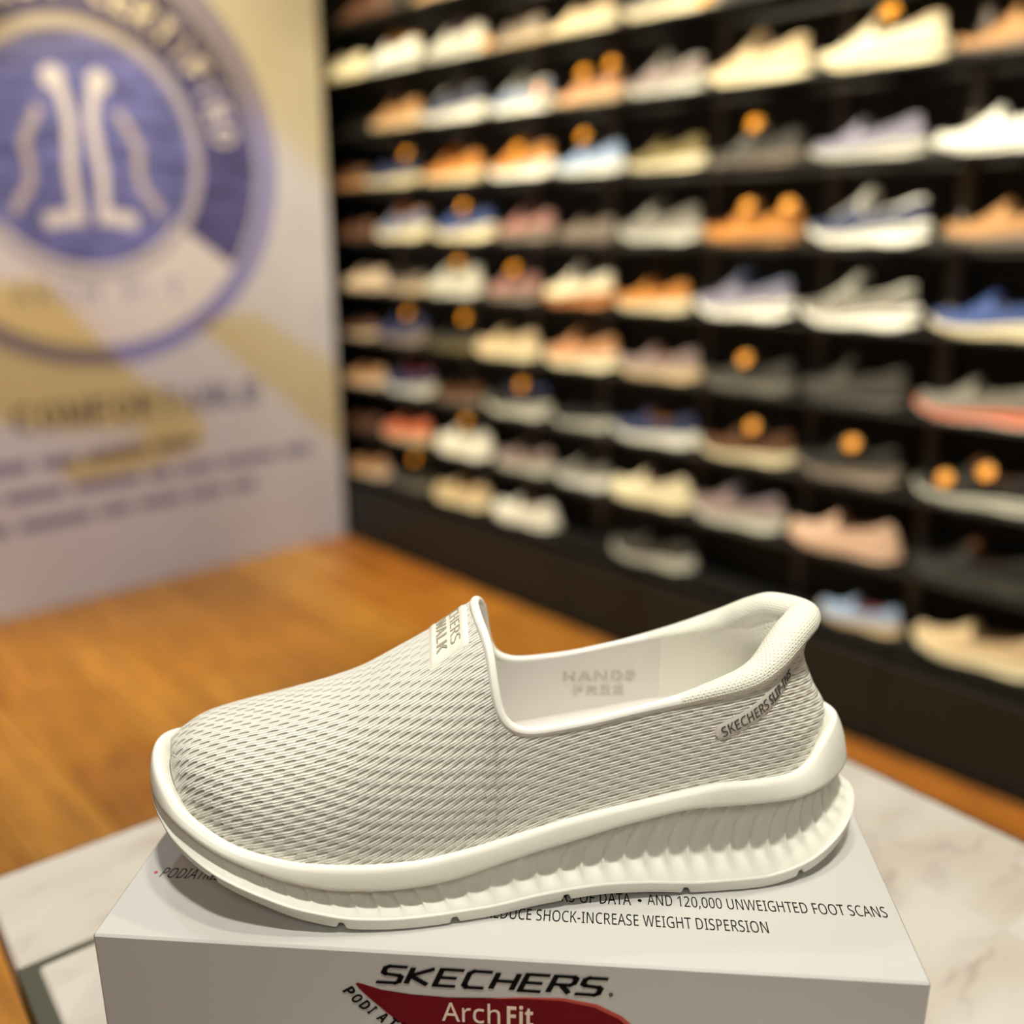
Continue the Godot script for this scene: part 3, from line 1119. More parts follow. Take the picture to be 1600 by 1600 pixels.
func hero_shoe() -> void:
	var sp := hero_spec()
	var yaw := deg_to_rad(5.0)
	var n := thing("slip_on_shoe", "white knitted slip-on shoe with thick fluted sole standing on the shoe box", "shoe", Transform3D(Basis(Vector3.UP, yaw), Vector3(-0.0465, YB + 0.0002, -0.3767)))
	var o := outline_of(sp, 1200)
	var foam := mat("white foam", Color8(238, 237, 228), 0.55)
	var rubber := mat("white rubber", Color8(232, 231, 222), 0.5)
	var rows := sole_rows(sp, o, true, 18)
	mi("outsole", grid_mesh(rows.out, rows.m, rows.no, true, true), rubber, n)
	mi("midsole", grid_mesh(rows.mid, rows.m, rows.nm, true, true), foam, n)
	# knitted upper
	var sd := sides(o, sp, 0.0, 0.0)
	var yarn := mat("white knit", Color8(236, 233, 226), 0.8, 0.0, 0.3)
	yarn.heightmap_enabled = true
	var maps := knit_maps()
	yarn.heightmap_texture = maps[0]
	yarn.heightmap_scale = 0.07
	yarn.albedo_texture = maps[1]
	var x0: float = sd[0][0].x
	var x1: float = sd[0][sd[0].size() - 1].x
	var xs := stations(x0, x1, 0.0006, sp.throat)
	var hn := half_upper(sp, sd, xs, 190, true, 0.0, 0.0)
	var hf := half_upper(sp, sd, xs, 190, false, 0.0, 0.0)
	var up := upper_mesh(hn, true)
	up = merge([up, upper_mesh(hf, false)])
	mi("knitted_upper", up, yarn, n)
	# lining
	var li := sides(o, sp, 0.003, 0.0098)
	var lining := mat("white lining", Color8(222, 217, 213), 0.7)
	var counter := mat("cream mesh lining", Color8(232, 230, 218), 0.8)
	counter.heightmap_enabled = true
	counter.heightmap_texture = mesh_relief()
	counter.heightmap_scale = 0.03
	var lx := stations(li[0][0].x + 0.03, li[0][li[0].size() - 1].x, 0.0025, sp.throat)
	var fore := PackedFloat32Array()
	var hind := PackedFloat32Array()
	for x in lx:
		if x <= 0.1195:
			fore.append(x)
		else:
			hind.append(x)
	fore.append(0.1195)
	hind.insert(0, 0.1194)
	for part in [["lining", fore, lining], ["heel_lining", hind, counter]]:
		var ms := []
		for near in [true, false]:
			var h := half_upper(sp, li, part[1], 40, near, 0.003, 0.002)
			var uv: PackedVector2Array = h.uv
			for k in uv.size():
				uv[k] = uv[k] / 2.6
			ms.append(grid_mesh(h.v, h.ni, h.nj, false, near, uv))
		mi(part[0], merge(ms), part[2], n)
	# insole
	var iv := PackedVector3Array()
	for x in lx:
		for k in 13:
			var t := k / 12.0
			iv.append(Vector3(x, cur(sp.band_top, x) + 0.0045 + 0.004 * pow(absf(2 * t - 1), 3.0), lerpf(side_at(li[1], x), side_at(li[0], x), t)))
	mi("insole", grid_mesh(iv, lx.size(), 13, false, true), lining, n)
	# collar
	var loop := rim_loop(hn, hf, 520, 10)
	var size_ := func(q: Vector3) -> Vector4:
		var h := sstep(0.095, 0.165, q.x)
		return Vector4(lerpf(0.0019, 0.0078, h), lerpf(0.0021, 0.0066, h), lerpf(0.0010, 0.0058, h), lerpf(-0.0006, -0.0012, h))
	var pts: PackedVector3Array = loop[0]
	var i0 := 0
	var i1 := 0
	for i in pts.size():
		if pts[i].z > 0 and pts[i].x > 0.1135:
			i0 = i
		if pts[i].z < 0 and pts[i].x < 0.1135:
			i1 = i
	mi("collar_binding", rim_roll(loop[0], loop[1], i0, i1 + 2, size_), mat("white binding", Color8(238, 236, 230), 0.7), n)
	mi("heel_collar", rim_roll(loop[0], loop[1], i1, i0 + pts.size() + 2, size_, 24), counter, n)
	# strip with lettering along the heel, lying on the wall of the upper
	var a := Vector2(0.1325, 0.0698)
	var b := Vector2(0.1735, 0.0900)
	var along := (b - a).normalized()
	var across := along.orthogonal() * -1.0
	if across.y < 0:
		across = -across
	var on_wall := func(p: Vector3) -> Vector3:
		var q := a + along * p.x + across * p.y
		var w := wall_point(sp, sd, q.x, q.y)
		return w[0] + w[1] * (0.00025 + p.z)
	var sv := PackedVector3Array()
	for k in 41:
		var t := k / 40.0
		var u := -0.003 + 0.052 * t
		var hw := 0.0039 * sqrt(1.0 - pow(clampf(1.0 - t / 0.07, 0.0, 1.0), 2.0))
		for j in 9:
			var q := j / 8.0 * 2.0 - 1.0
			sv.append(on_wall.call(Vector3(u, 0.0030 + hw * q, 0.0006 * (1.0 - pow(absf(q), 4.0)) - 0.0003)))
	mi("heel_strip", grid_mesh(sv, 41, 9), mat("smooth strip", Color8(226, 221, 214), 0.45), n)
	var grey := mat("grey print", Color8(96, 90, 86), 0.5)
	mi("heel_lettering", letter_mesh(letters("SKECHERS", false, 0.0255, 0.0046, 0.0002, 0.1), func(p: Vector3) -> Vector3: return on_wall.call(p + Vector3(0.0, 0.0009, 0.0004))), grey, n)
	mi("heel_lettering", letter_mesh(letters("SLIP-INS", true, 0.0190, 0.0046, 0.0002, 0.1), func(p: Vector3) -> Vector3: return on_wall.call(p + Vector3(0.0270, 0.0009, 0.0004))), grey, n)
	# lettering inside, on the far wall of the lining
	var inside := func(p: Vector3) -> Vector3:
		var w := wall_point(sp, li, p.x, p.y, false)
		return w[0] - w[1] * (0.0002 + p.z)
	var pale := mat("pale grey print", Color8(198, 190, 180), 0.6)
	mi("inside_lettering", letter_mesh(letters("HANDS", true, 0.0345, 0.0050, 0.0002, 0.0), func(p: Vector3) -> Vector3: return inside.call(Vector3(p.x + 0.0735, p.y + 0.0668, p.z))), pale, n)
	mi("inside_lettering", letter_mesh(letters("FREE", true, 0.0240, 0.0050, 0.0002, 0.0), func(p: Vector3) -> Vector3: return inside.call(Vector3(p.x + 0.0785, p.y + 0.0592, p.z))), pale, n)
	# badge over the instep: x along the shoe, girth to the near side
	var xs_n := PackedFloat32Array()
	var badge := func(p: Vector3, lift: float) -> Vector3:
		return over_instep(sp, sd, p.x, p.y, lift)
	var bv := PackedVector3Array()
	for k in 25:
		for j in 41:
			var t := k / 24.0
			var q := j / 40.0
			var edge := minf(minf(t, 1 - t) * 0.0165, minf(q, 1 - q) * 0.0545)
			bv.append(badge.call(Vector3(0.0105 + 0.0165 * t, -0.030 + 0.0545 * q, 0), 0.0007 * sstep(0.0, 0.0016, edge) - 0.0003 * sstep(0.0022, 0.0034, edge)))
	mi("tongue_badge", grid_mesh(bv, 25, 41, false, false), mat("cream badge", Color8(238, 235, 222), 0.4), n)
	var line := mat("badge print", Color8(164, 158, 144), 0.5)
	mi("badge_lettering", letter_mesh(letters("SKECHERS", false, 0.041, 0.0042, 0.0002), func(p: Vector3) -> Vector3: return badge.call(Vector3(0.0198 + p.y, -0.0215 + p.x, 0), 0.0005 + p.z)), line, n)
	mi("badge_lettering", letter_mesh(letters("GO WALK", true, 0.041, 0.0046, 0.0002), func(p: Vector3) -> Vector3: return badge.call(Vector3(0.0138 + p.y, -0.0215 + p.x, 0), 0.0005 + p.z)), line, n)


# the point on the instep at x and a length over the top, positive to the near side
func over_instep(sp: Dictionary, sd: Array, x: float, g: float, lift: float) -> Vector3:
	var side: PackedVector2Array = sd[0] if g >= 0.0 else sd[1]
	var w := side_at(side, x)
	var zc := lerpf(side[0].y, 0.0, sstep(-0.115, -0.02, x)) - 0.004 * sstep(-0.02, 0.03, x) * (1.0 - sstep(0.05, 0.15, x))
	var yb := cur(sp.band_top, x) - 0.0035
	var yt := cur(sp.top, x)
	var ex := 2.0 / lerpf(sp.n, 2.7, sstep(0.03, 0.12, x))
	var want := absf(g)
	var last := Vector2(zc, yt)
	var run := 0.0
	var hit := last
	var dir := Vector2(signf(g) if g != 0.0 else 1.0, 0)
	for k in range(1, 90):
		var a := PI / 2 * (1.0 - k / 90.0)
		var q := Vector2(zc + (w - zc) * pow(cos(a), ex), yb + (yt - yb) * pow(sin(a), ex))
		var l := q.distance_to(last)
		dir = (q - last).normalized()
		if run + l >= want:
			hit = last.lerp(q, (want - run) / maxf(l, 1e-9))
			break
		run += l
		last = q
	var nrm := Vector2(-dir.y, dir.x) * (1.0 if g >= 0.0 else -1.0)
	return Vector3(x - lift * 0.4, hit.y + nrm.y * lift * 0.9, hit.x + nrm.x * lift * 0.9)


func merge(ms: Array) -> ArrayMesh:
	var st := SurfaceTool.new()
	st.begin(Mesh.PRIMITIVE_TRIANGLES)
	for m: Mesh in ms:
		for k in m.get_surface_count():
			st.append_from(m, k, Transform3D())
	return st.commit()



# ------------------------------------------------------------------ racks
func racks() -> void:
	var black := mat("rack black", Color8(15, 14, 14), 0.6)
	var back := mat("rack back panel", Color8(46, 44, 42), 0.75)
	var steel := mat("rack upright", Color8(112, 104, 98), 0.55)
	var bays := [[-0.46, 0.204, "narrow black shoe rack bay half behind the printed wall"], [0.204, 1.284, "black shoe rack bay beside the printed wall's corner"], [1.284, 2.368, "middle black shoe rack bay between two grey uprights"], [2.368, 3.452, "black shoe rack bay nearest the marble table"]]
	for b in bays:
		var x0: float = b[0]
		var x1: float = b[1]
		var w := x1 - x0
		var n := thing("shoe_rack", b[2], "rack", room_xf(Vector3((x0 + x1) / 2, 0, -0.13)), "shoe rack bays along the wall")
		part_box(n, "back_panel", Vector3(0, 1.2, -0.105), Vector3(w - 0.002, 2.4, 0.02), back, 0.001)
		part_box(n, "kick_panel", Vector3(0, 0.115, 0.105), Vector3(w - 0.004, 0.23, 0.02), mat("rack kick panel", Color8(13, 12, 11), 0.6), 0.002)
		part_box(n, "top_board", Vector3(0, 2.39, 0.01), Vector3(w - 0.002, 0.02, 0.21), black, 0.002)
		for y: float in ROWS:
			part_box(n, "shelf_board", Vector3(0, y - 0.004, 0.011), Vector3(w - 0.003, 0.008, 0.17), black, 0.0015)
		part_box(n, "upright", Vector3(w / 2 - 0.022, 1.2, -0.0845), Vector3(0.042, 2.38, 0.02), steel, 0.002)
		if absf(x1 - 2.368) < 0.01:
			part_box(n, "upright", Vector3(w / 2 - 0.0085, 1.2, -0.062), Vector3(0.015, 2.38, 0.062), steel, 0.002)
		if w > 0.8:
			for f in [-0.165, 0.165]:
				part_box(n, "slotted_standard", Vector3(w * f, 1.2, -0.091), Vector3(0.03, 2.36, 0.008), steel, 0.001)


func part_box(n: Node3D, called: String, at: Vector3, size: Vector3, m: Material, c: float) -> MeshInstance3D:
	var o := mi(called, box_mesh(size, c), m, n)
	o.position = at
	return o


# ------------------------------------------------------------------ the print on the wall
func ink(key: String, c: Color) -> StandardMaterial3D:
	var m := mat(key, c, 0.6)
	return m


func ribbon(pts: Array, width: float) -> PackedVector2Array:
	var l := PackedVector2Array()
	var r := PackedVector2Array()
	for i in pts.size():
		var t: Vector2 = (pts[mini(i + 1, pts.size() - 1)] - pts[maxi(i - 1, 0)]).normalized()
		l.append(pts[i] + t.orthogonal() * width / 2)
		r.append(pts[i] - t.orthogonal() * width / 2)
	r.reverse()
	l.append_array(r)
	return l


func wall_print() -> void:
	# x to the right along the wall, y up, z off the wall; the middle of the emblem is the origin
	var b := Basis(Vector3.UP, deg_to_rad(ROOM_TURN)) * Basis(Vector3(0, 0, -1), Vector3(0, 1, 0), Vector3(1, 0, 0))
	var n := thing("wall_emblem", "large round blue printed emblem with two legs and feet on the pale wall", "emblem", Transform3D(b, room(Vector3(0.0, 1.49, 0.905))))
	var navy := ink("navy ink", Color8(96, 91, 136))
	var blue := ink("blue ink", Color8(120, 120, 172))
	var streak := noise_tex(0.03, ramp([0.25, 0.75], [Color(0.72, 0.72, 0.74), Color(1, 1, 1)]), 256, 31, 3)
	for m: StandardMaterial3D in [navy, blue]:
		m.albedo_texture = streak
		m.uv1_triplanar = true
		m.uv1_scale = Vector3(0.5, 2.6, 0.5)
	var violet := ink("pale violet ink", Color8(138, 132, 172))
	var sand := ink("sand ink", Color8(196, 180, 164))
	var cream := ink("cream ink", Color8(226, 214, 198))
	var grey := ink("lavender grey ink", Color8(128, 120, 138))
	mi("outer_ring", ring_mesh(Vector2.ZERO, 0.617, 0.685, 0, 360, 0.0006, 120), violet, n)
	mi("lettered_ring", ring_mesh(Vector2.ZERO, 0.40, 0.605, -37, 217, 0.0006, 100), navy, n)
	mi("white_banner", ring_mesh(Vector2.ZERO, 0.35, 0.605, 217, 323, 0.0006, 60), cream, n)
	mi("inner_ring", ring_mesh(Vector2.ZERO, 0.362, 0.40, 0, 360, 0.0009, 100), ink("lavender sand ink", Color8(182, 172, 168)), n)
	mi("blue_disc", plate(disc(Vector2.ZERO, 0.364, 96), 0.0005), blue, n)
	var word := "PODIATRIST CERTIFIED"
	for k in word.length():
		if word[k] == " ":
			continue
		var ang := deg_to_rad(lerpf(172.0, 9.0, k / 19.0))
		var a := letters(word[k], true, 0.02 if word[k] == "I" else 0.058, 0.092, 0.0005)
		var o := mi("ring_letter", letter_mesh(a), cream, n)
		var turn := ang - PI / 2
		o.transform = Transform3D(Basis(Vector3.BACK, turn), Vector3(cos(ang), sin(ang), 0) * 0.452 + Vector3(0, 0, 0.0007) - Basis(Vector3.BACK, turn) * Vector3(0.01 if word[k] == "I" else 0.029, 0, 0))
	for k in 8:
		if k != 4:
			var bl := "ARCH FIT"[k]
			mi("banner_letter", letter_mesh(letters(bl, true, 0.018 if bl == "I" else 0.058, 0.075, 0.0005)), ink("pale blue ink", Color8(176, 172, 178)), n).position = Vector3(-0.28 + 0.072 * k, -0.475, 0.0007)
	# two lower legs with feet, and the arch lines beside them
	for s in [-1.0, 1.0]:
		var leg := [Vector2(0.062, 0.225), Vector2(0.05, 0.18), Vector2(0.035, 0.10), Vector2(0.04, 0.02), Vector2(0.05, -0.06), Vector2(0.045, -0.14), Vector2(0.04, -0.19)]
		var pts := []
		for p: Vector2 in leg:
			pts.append(Vector2(p.x * s, p.y))
		mi("leg_bone", plate(ribbon(pts, 0.036), 0.0006), cream, n).position.z = 0.0006
		mi("knee_bone", plate(disc(Vector2(0.07 * s, 0.215), 0.036, 24), 0.0007), cream, n).position.z = 0.0006
		mi("foot_bone", plate(ribbon([Vector2(0.02 * s, -0.195), Vector2(0.08 * s, -0.2), Vector2(0.15 * s, -0.212)], 0.05), 0.0008), cream, n).position.z = 0.0006
		var wave := [Vector2(0.12, 0.13), Vector2(0.15, 0.08), Vector2(0.18, 0.02), Vector2(0.17, -0.04), Vector2(0.175, -0.1), Vector2(0.215, -0.15), Vector2(0.235, -0.19)]
		var wp := []
		for p: Vector2 in wave:
			wp.append(Vector2(p.x * s, p.y))
		mi("arch_line", plate(ribbon(wp, 0.028), 0.0006), sand, n).position.z = 0.0006
	# heading and lines of small print
	var head := thing("wall_heading", "large printed heading under the round emblem on the pale wall", "lettering", Transform3D(b, room(Vector3(0.0, 0.615, 1.235))))
	for k in 11:
		var ch: String = "COMFORTABLE"[k]
		var l := mi("heading_letter", letter_mesh(letters(ch, true, 0.066, 0.088, 0.0005)), ink("heading ink", Color8(92, 86, 108)), head)
		l.position = Vector3(k * 0.0815, 0, 0)
	var lines := thing("wall_small_print", "lines of small printed text under the heading on the pale wall", "lettering", Transform3D(b, room(Vector3(0.0, 0.0, 1.75))))
	var r := RandomNumberGenerator.new()
	r.seed = 3
	for q in [[0.485, 1.16], [0.385, 1.61], [0.285, 1.42]]:
		var x := 0.0
		while x < q[1] - 0.05:
			var w := minf(r.randf_range(0.08, 0.24), q[1] - x)
			mi("word", plate(PackedVector2Array([Vector2(x, q[0]), Vector2(x + w, q[0]), Vector2(x + w, q[0] + 0.038), Vector2(x, q[0] + 0.038)]), 0.0005), grey, lines)
			x += w + 0.03


# ------------------------------------------------------------------ the shoes on the racks
func low_spec(kind: String) -> Dictionary:
	var sp := hero_spec()
	var k := 0.92 if kind == "R" else 0.72 if kind == "S" else 0.62
	for key in ["band_low", "band_top"]:
		var t: PackedVector2Array = sp[key]
		for i in t.size():
			t[i].y = t[i].y * k if key == "band_top" or kind == "R" else t[i].y * k * 0.8
		sp[key] = t
	var bt: PackedVector2Array = sp.bottom
	for i in bt.size():
		bt[i].y *= 1.0 if kind == "R" else 0.75
	sp.bottom = bt
	var shift := {"R": 0.0, "S": -0.010, "L": -0.012}
	for key in ["top", "rim"]:
		var t: PackedVector2Array = sp[key]
		for i in t.size():
			t[i].y += shift[kind] * sstep(-0.117, -0.06, t[i].x)
			t[i].y *= 0.93
			if key == "top":
				t[i].y -= 0.010 * sstep(-0.108, -0.075, t[i].x) * (1.0 - sstep(-0.03, 0.03, t[i].x))
			if key == "top" and kind == "L":
				t[i].y -= 0.006 * sstep(-0.11, -0.05, t[i].x) * (1.0 - sstep(0.0, 0.05, t[i].x))
		sp[key] = t
	if kind != "S":
		sp.heel_tuck = 0.004
		sp.heel = pv([0.05, 0.0, 0.08, -0.006, 0.1, -0.009, 0.12, -0.007])
	return sp


func shoe_kit(kind: String) -> Dictionary:
	var sp := low_spec(kind)
	var o := outline_of(sp, 110)
	var rows := sole_rows(sp, o, false, 5)
	var kit := {}
	kit.sole = grid_mesh(rows.mid, rows.m, rows.nm, true, true)
	kit.outsole = grid_mesh(rows.out, rows.m, rows.no, true, true)
	var sd := sides(o, sp, 0.0, 0.0)
	var xs := stations(sd[0][0].x, sd[0][sd[0].size() - 1].x, 0.006, 0.03)
	var hn := half_upper(sp, sd, xs, 16, true, 0.0, 0.0)
	var hf := half_upper(sp, sd, xs, 16, false, 0.0, 0.0)
	kit.upper = merge([grid_mesh(hn.v, hn.ni, hn.nj), grid_mesh(hf.v, hf.ni, hf.nj, false, true)])
	var li := sides(o, sp, 0.004, 0.004)
	var lx := stations(li[0][0].x + 0.06, li[0][li[0].size() - 1].x, 0.008, 0.03)
	var ln := half_upper(sp, li, lx, 8, true, 0.004, 0.004)
	var lf := half_upper(sp, li, lx, 8, false, 0.004, 0.004)
	kit.lining = merge([grid_mesh(ln.v, ln.ni, ln.nj, false, true), grid_mesh(lf.v, lf.ni, lf.nj)])
	var loop := rim_loop(hn, hf, 90, 2)
	kit.collar = rim_roll(loop[0], loop[1], 0, 91, func(q: Vector3) -> Vector4:
		var h := sstep(0.09, 0.165, q.x)
		return Vector4(lerpf(0.002, 0.006, h), lerpf(0.002, 0.006, h), lerpf(0.001, 0.004, h), -0.0008), 8)
	if kind != "S":
		# tongue and laces
		var tv := PackedVector3Array()
		for i in 9:
			var t := i / 8.0
			var x := 0.012 + 0.036 * t
			var y := cur(sp.top, 0.012) + 0.001 + 0.034 * t + 0.008 * t * t
			for j in 9:
				var q := j / 8.0 * 2.0 - 1.0
				tv.append(Vector3(x - 0.004 * (1.0 - q * q), y - 0.012 * q * q - 0.006 * pow(absf(q), 4.0) * t, -0.004 + q * 0.027))
		var tb := tv.duplicate()
		for i in tb.size():
			tb[i] += Vector3(0.007, -0.003, 0)
		kit.tongue = merge([grid_mesh(tv, 9, 9, false, false), grid_mesh(tb, 9, 9, false, true)])
		var ls := []
		for i in 5:
			var x := -0.03 + 0.0125 * i
			for s in [-1.0, 1.0]:
				var path := []
				for j in 9:
					var g: float = lerpf(-0.03, 0.03, j / 8.0)
					path.append(over_instep(sp, sd, x + s * 0.004 * lerpf(-1.0, 1.0, j / 8.0), g, 0.0025))
				var rr := []
				rr.resize(9)
				rr.fill(0.0024)
				ls.append(tube(path, rr, 6))
		kit.laces = merge(ls)
	return kit


const TINT := {
	"white": [236, 234, 228], "cream": [232, 220, 190], "beige": [208, 184, 150], "tan": [176, 130, 84], "ochre": [196, 128, 56], "brown": [92, 58, 36], "taupe": [128, 114, 104],
	"peach": [202, 146, 106], "pink": [160, 116, 112], "blush": [206, 172, 152], "mauve": [142, 122, 122], "lavender": [132, 128, 150], "pale grey": [196, 194, 186], "grey": [120, 116, 110],
	"charcoal": [58, 55, 52], "black": [26, 25, 25], "navy": [42, 50, 88], "blue": [56, 78, 140], "steel blue": [112, 126, 160], "light blue": [150, 172, 210], "olive": [120, 106, 66],
	"red": [140, 40, 40], "coral": [214, 112, 78], "gum": [176, 112, 58], "yellow": [206, 150, 40],
}
const NTH := ["lowest", "second", "third", "fourth", "fifth", "sixth", "seventh", "eighth", "ninth", "tenth"]
const ORD := ["first", "second", "third", "fourth", "fifth", "sixth", "seventh", "eighth", "ninth", "tenth"]


func tint(c: String) -> StandardMaterial3D:
	var t: Array = TINT[c]
	return mat("shoe " + c, Color8(t[0], t[1], t[2]), 0.65)


func shelf_shoes() -> void:
	# per shelf from the floor: middle along the wall, length, kind, upper, sole, lining, round tags as pairs (along, up)
	var data := [
		[ # shelf 0
			[0.057, 0.29, "S", "tan", "beige", "tan", []],
			[0.351, 0.261, "L", "charcoal", "grey", "black", [0.089, 0.137]],
			[0.665, 0.315, "S", "beige", "cream", "tan", []],
			[1.006, 0.315, "S", "white", "white", "tan", []],
			[1.573, 0.315, "S", "charcoal", "pale grey", "black", []],
			[2.254, 0.235, "S", "light blue", "beige", "red", []],
			[2.55, 0.312, "S", "beige", "cream", "beige", []],
		],
		[ # shelf 1
			[0.037, 0.235, "L", "brown", "brown", "black", []],
			[0.334, 0.315, "S", "coral", "beige", "brown", []],
			[0.678, 0.315, "R", "white", "white", "pale grey", [0.072, 0.141]],
			[1.003, 0.294, "S", "mauve", "pale grey", "mauve", []],
			[1.276, 0.238, "R", "grey", "white", "grey", []],
			[1.556, 0.312, "S", "cream", "cream", "pink", []],
			[1.867, 0.308, "R", "mauve", "pale grey", "lavender", []],
			[2.187, 0.315, "S", "blush", "blush", "blush", []],
			[2.52, 0.312, "L", "black", "charcoal", "brown", []],
		],
		[ # shelf 2
			[0.061, 0.265, "S", "tan", "beige", "tan", []],
			[0.362, 0.303, "R", "navy", "pale grey", "red", []],
			[0.656, 0.255, "L", "brown", "taupe", "black", []],
			[0.967, 0.315, "R", "black", "pale grey", "blue", [0.068, 0.112]],
			[1.265, 0.246, "S", "black", "pale grey", "charcoal", []],
			[1.565, 0.315, "S", "navy", "white", "yellow", []],
			[1.881, 0.299, "L", "brown", "cream", "black", [0.042, 0.101]],
			[2.179, 0.288, "R", "black", "taupe", "charcoal", [0.033, 0.101]],
			[2.504, 0.312, "L", "black", "pale grey", "brown", [-0.059, 0.056, 0.029, 0.088]],
		],
		[ # shelf 3
			[0.037, 0.235, "L", "brown", "beige", "brown", []],
			[0.323, 0.315, "R", "navy", "taupe", "navy", [0.106, 0.118]],
			[0.626, 0.254, "L", "charcoal", "olive", "black", [0.115, 0.122]],
			[0.916, 0.315, "S", "beige", "cream", "cream", []],
			[1.255, 0.314, "R", "peach", "cream", "tan", []],
			[1.568, 0.302, "S", "mauve", "beige", "peach", []],
			[1.872, 0.289, "L", "charcoal", "grey", "black", [0.017, 0.087]],
			[2.171, 0.294, "R", "charcoal", "charcoal", "charcoal", []],
			[2.481, 0.312, "S", "grey", "coral", "grey", []],
		],
		[ # shelf 4
			[0.092, 0.274, "S", "beige", "beige", "cream", []],
			[0.353, 0.235, "S", "taupe", "beige", "brown", []],
			[0.637, 0.315, "R", "pale grey", "pale grey", "pale grey", [0.085, 0.118]],
			[0.942, 0.262, "R", "pink", "taupe", "pink", [0.053, 0.104]],
			[1.237, 0.305, "R", "cream", "gum", "white", []],
			[1.535, 0.282, "S", "ochre", "cream", "ochre", []],
			[1.84, 0.315, "R", "lavender", "white", "steel blue", []],
			[2.164, 0.315, "R", "grey", "white", "pale grey", []],
			[2.496, 0.312, "S", "blue", "cream", "grey", []],
		],
		[ # shelf 5
			[0.041, 0.236, "L", "brown", "brown", "black", []],
			[0.345, 0.315, "R", "steel blue", "cream", "peach", []],
			[0.691, 0.315, "R", "blue", "cream", "navy", [0.052, 0.108]],
			[1.002, 0.274, "R", "pink", "taupe", "pink", []],
			[1.268, 0.235, "S", "taupe", "taupe", "brown", []],
			[1.546, 0.297, "R", "grey", "pale grey", "grey", []],
			[1.85, 0.305, "L", "ochre", "tan", "tan", [0.013, 0.091, 0.127, 0.092]],
			[2.166, 0.315, "R", "navy", "white", "white", []],
			[2.496, 0.312, "S", "tan", "taupe", "tan", []],
		],
		[ # shelf 6
			[0.009, 0.245, "L", "brown", "tan", "brown", []],
			[0.292, 0.315, "L", "navy", "cream", "black", [0.14, 0.102]],
			[0.638, 0.315, "L", "ochre", "cream", "ochre", []],
			[0.979, 0.304, "R", "ochre", "white", "tan", [0.037, 0.086]],
			[1.275, 0.285, "S", "light blue", "white", "red", [0.019, 0.105]],
			[1.56, 0.282, "S", "olive", "cream", "red", []],
			[1.853, 0.277, "L", "charcoal", "taupe", "grey", [0.019, 0.097]],
			[2.147, 0.302, "S", "lavender", "pale grey", "grey", []],
			[2.455, 0.311, "S", "white", "white", "white", []],
		],
		[ # shelf 7
			[0.331, 0.31, "S", "tan", "beige", "brown", []],
			[0.645, 0.315, "R", "navy", "white", "grey", []],
			[0.974, 0.283, "R", "steel blue", "white", "pale grey", [0.126, 0.054]],
			[1.265, 0.273, "L", "peach", "beige", "tan", [0.019, 0.084, 0.121, 0.095]],
			[1.542, 0.272, "R", "mauve", "pale grey", "pale grey", []],
			[1.835, 0.304, "R", "beige", "cream", "beige", []],
			[2.155, 0.314, "R", "cream", "cream", "beige", [0.037, 0.11]],
			[2.469, 0.311, "L", "tan", "taupe", "brown", []],
		],
		[ # shelf 8
			[0.015, 0.295, "S", "cream", "cream", "cream", []],
			[0.325, 0.315, "R", "white", "pale grey", "tan", []],
			[0.665, 0.304, "R", "pale grey", "pale grey", "mauve", []],
			[0.957, 0.267, "L", "taupe", "beige", "taupe", [-0.089, 0.024]],
			[1.232, 0.278, "S", "beige", "cream", "beige", []],
			[1.545, 0.315, "R", "grey", "cream", "white", [0.145, 0.024]],
		],
		[ # shelf 9
			[0.155, 0.315, "L", "brown", "brown", "brown", []],
			[0.6, 0.315, "L", "tan", "beige", "tan", []],
		],
	]
	# the next shoe along on each of the lower shelves
	var next := [["L", "brown", "gum", "black"], ["R", "grey", "white", "grey"], ["S", "taupe", "cream", "taupe"], ["R", "black", "white", "charcoal"], ["L", "tan", "gum", "tan"], ["R", "charcoal", "pale grey", "grey"], ["S", "navy", "white", "navy"], ["R", "pale grey", "white", "white"]]
	for k in 8:
		var last: Array = data[k][data[k].size() - 1]
		data[k].append([last[0] + last[1] / 2 + 0.165, 0.305, next[k][0], next[k][1], next[k][2], next[k][3], []])
	var kits := {"R": shoe_kit("R"), "S": shoe_kit("S"), "L": shoe_kit("L")}
	var called := {"R": "laced_runner", "S": "slip_on_sneaker", "L": "low_laced_shoe"}
	var says := {"R": "laced runner", "S": "slip-on sneaker", "L": "low laced shoe"}
	var tag_mat := mat("orange tag", Color8(240, 158, 24), 0.45)
	var tag_mesh := lathe([Vector2(0.0, 0.0008), Vector2(0.0165, 0.0008), Vector2(0.017, 0.0), Vector2(0.0165, -0.0008), Vector2(0.0, -0.0008)], 20)
	var string_mat := mat("tag string", Color8(210, 190, 150), 0.8)
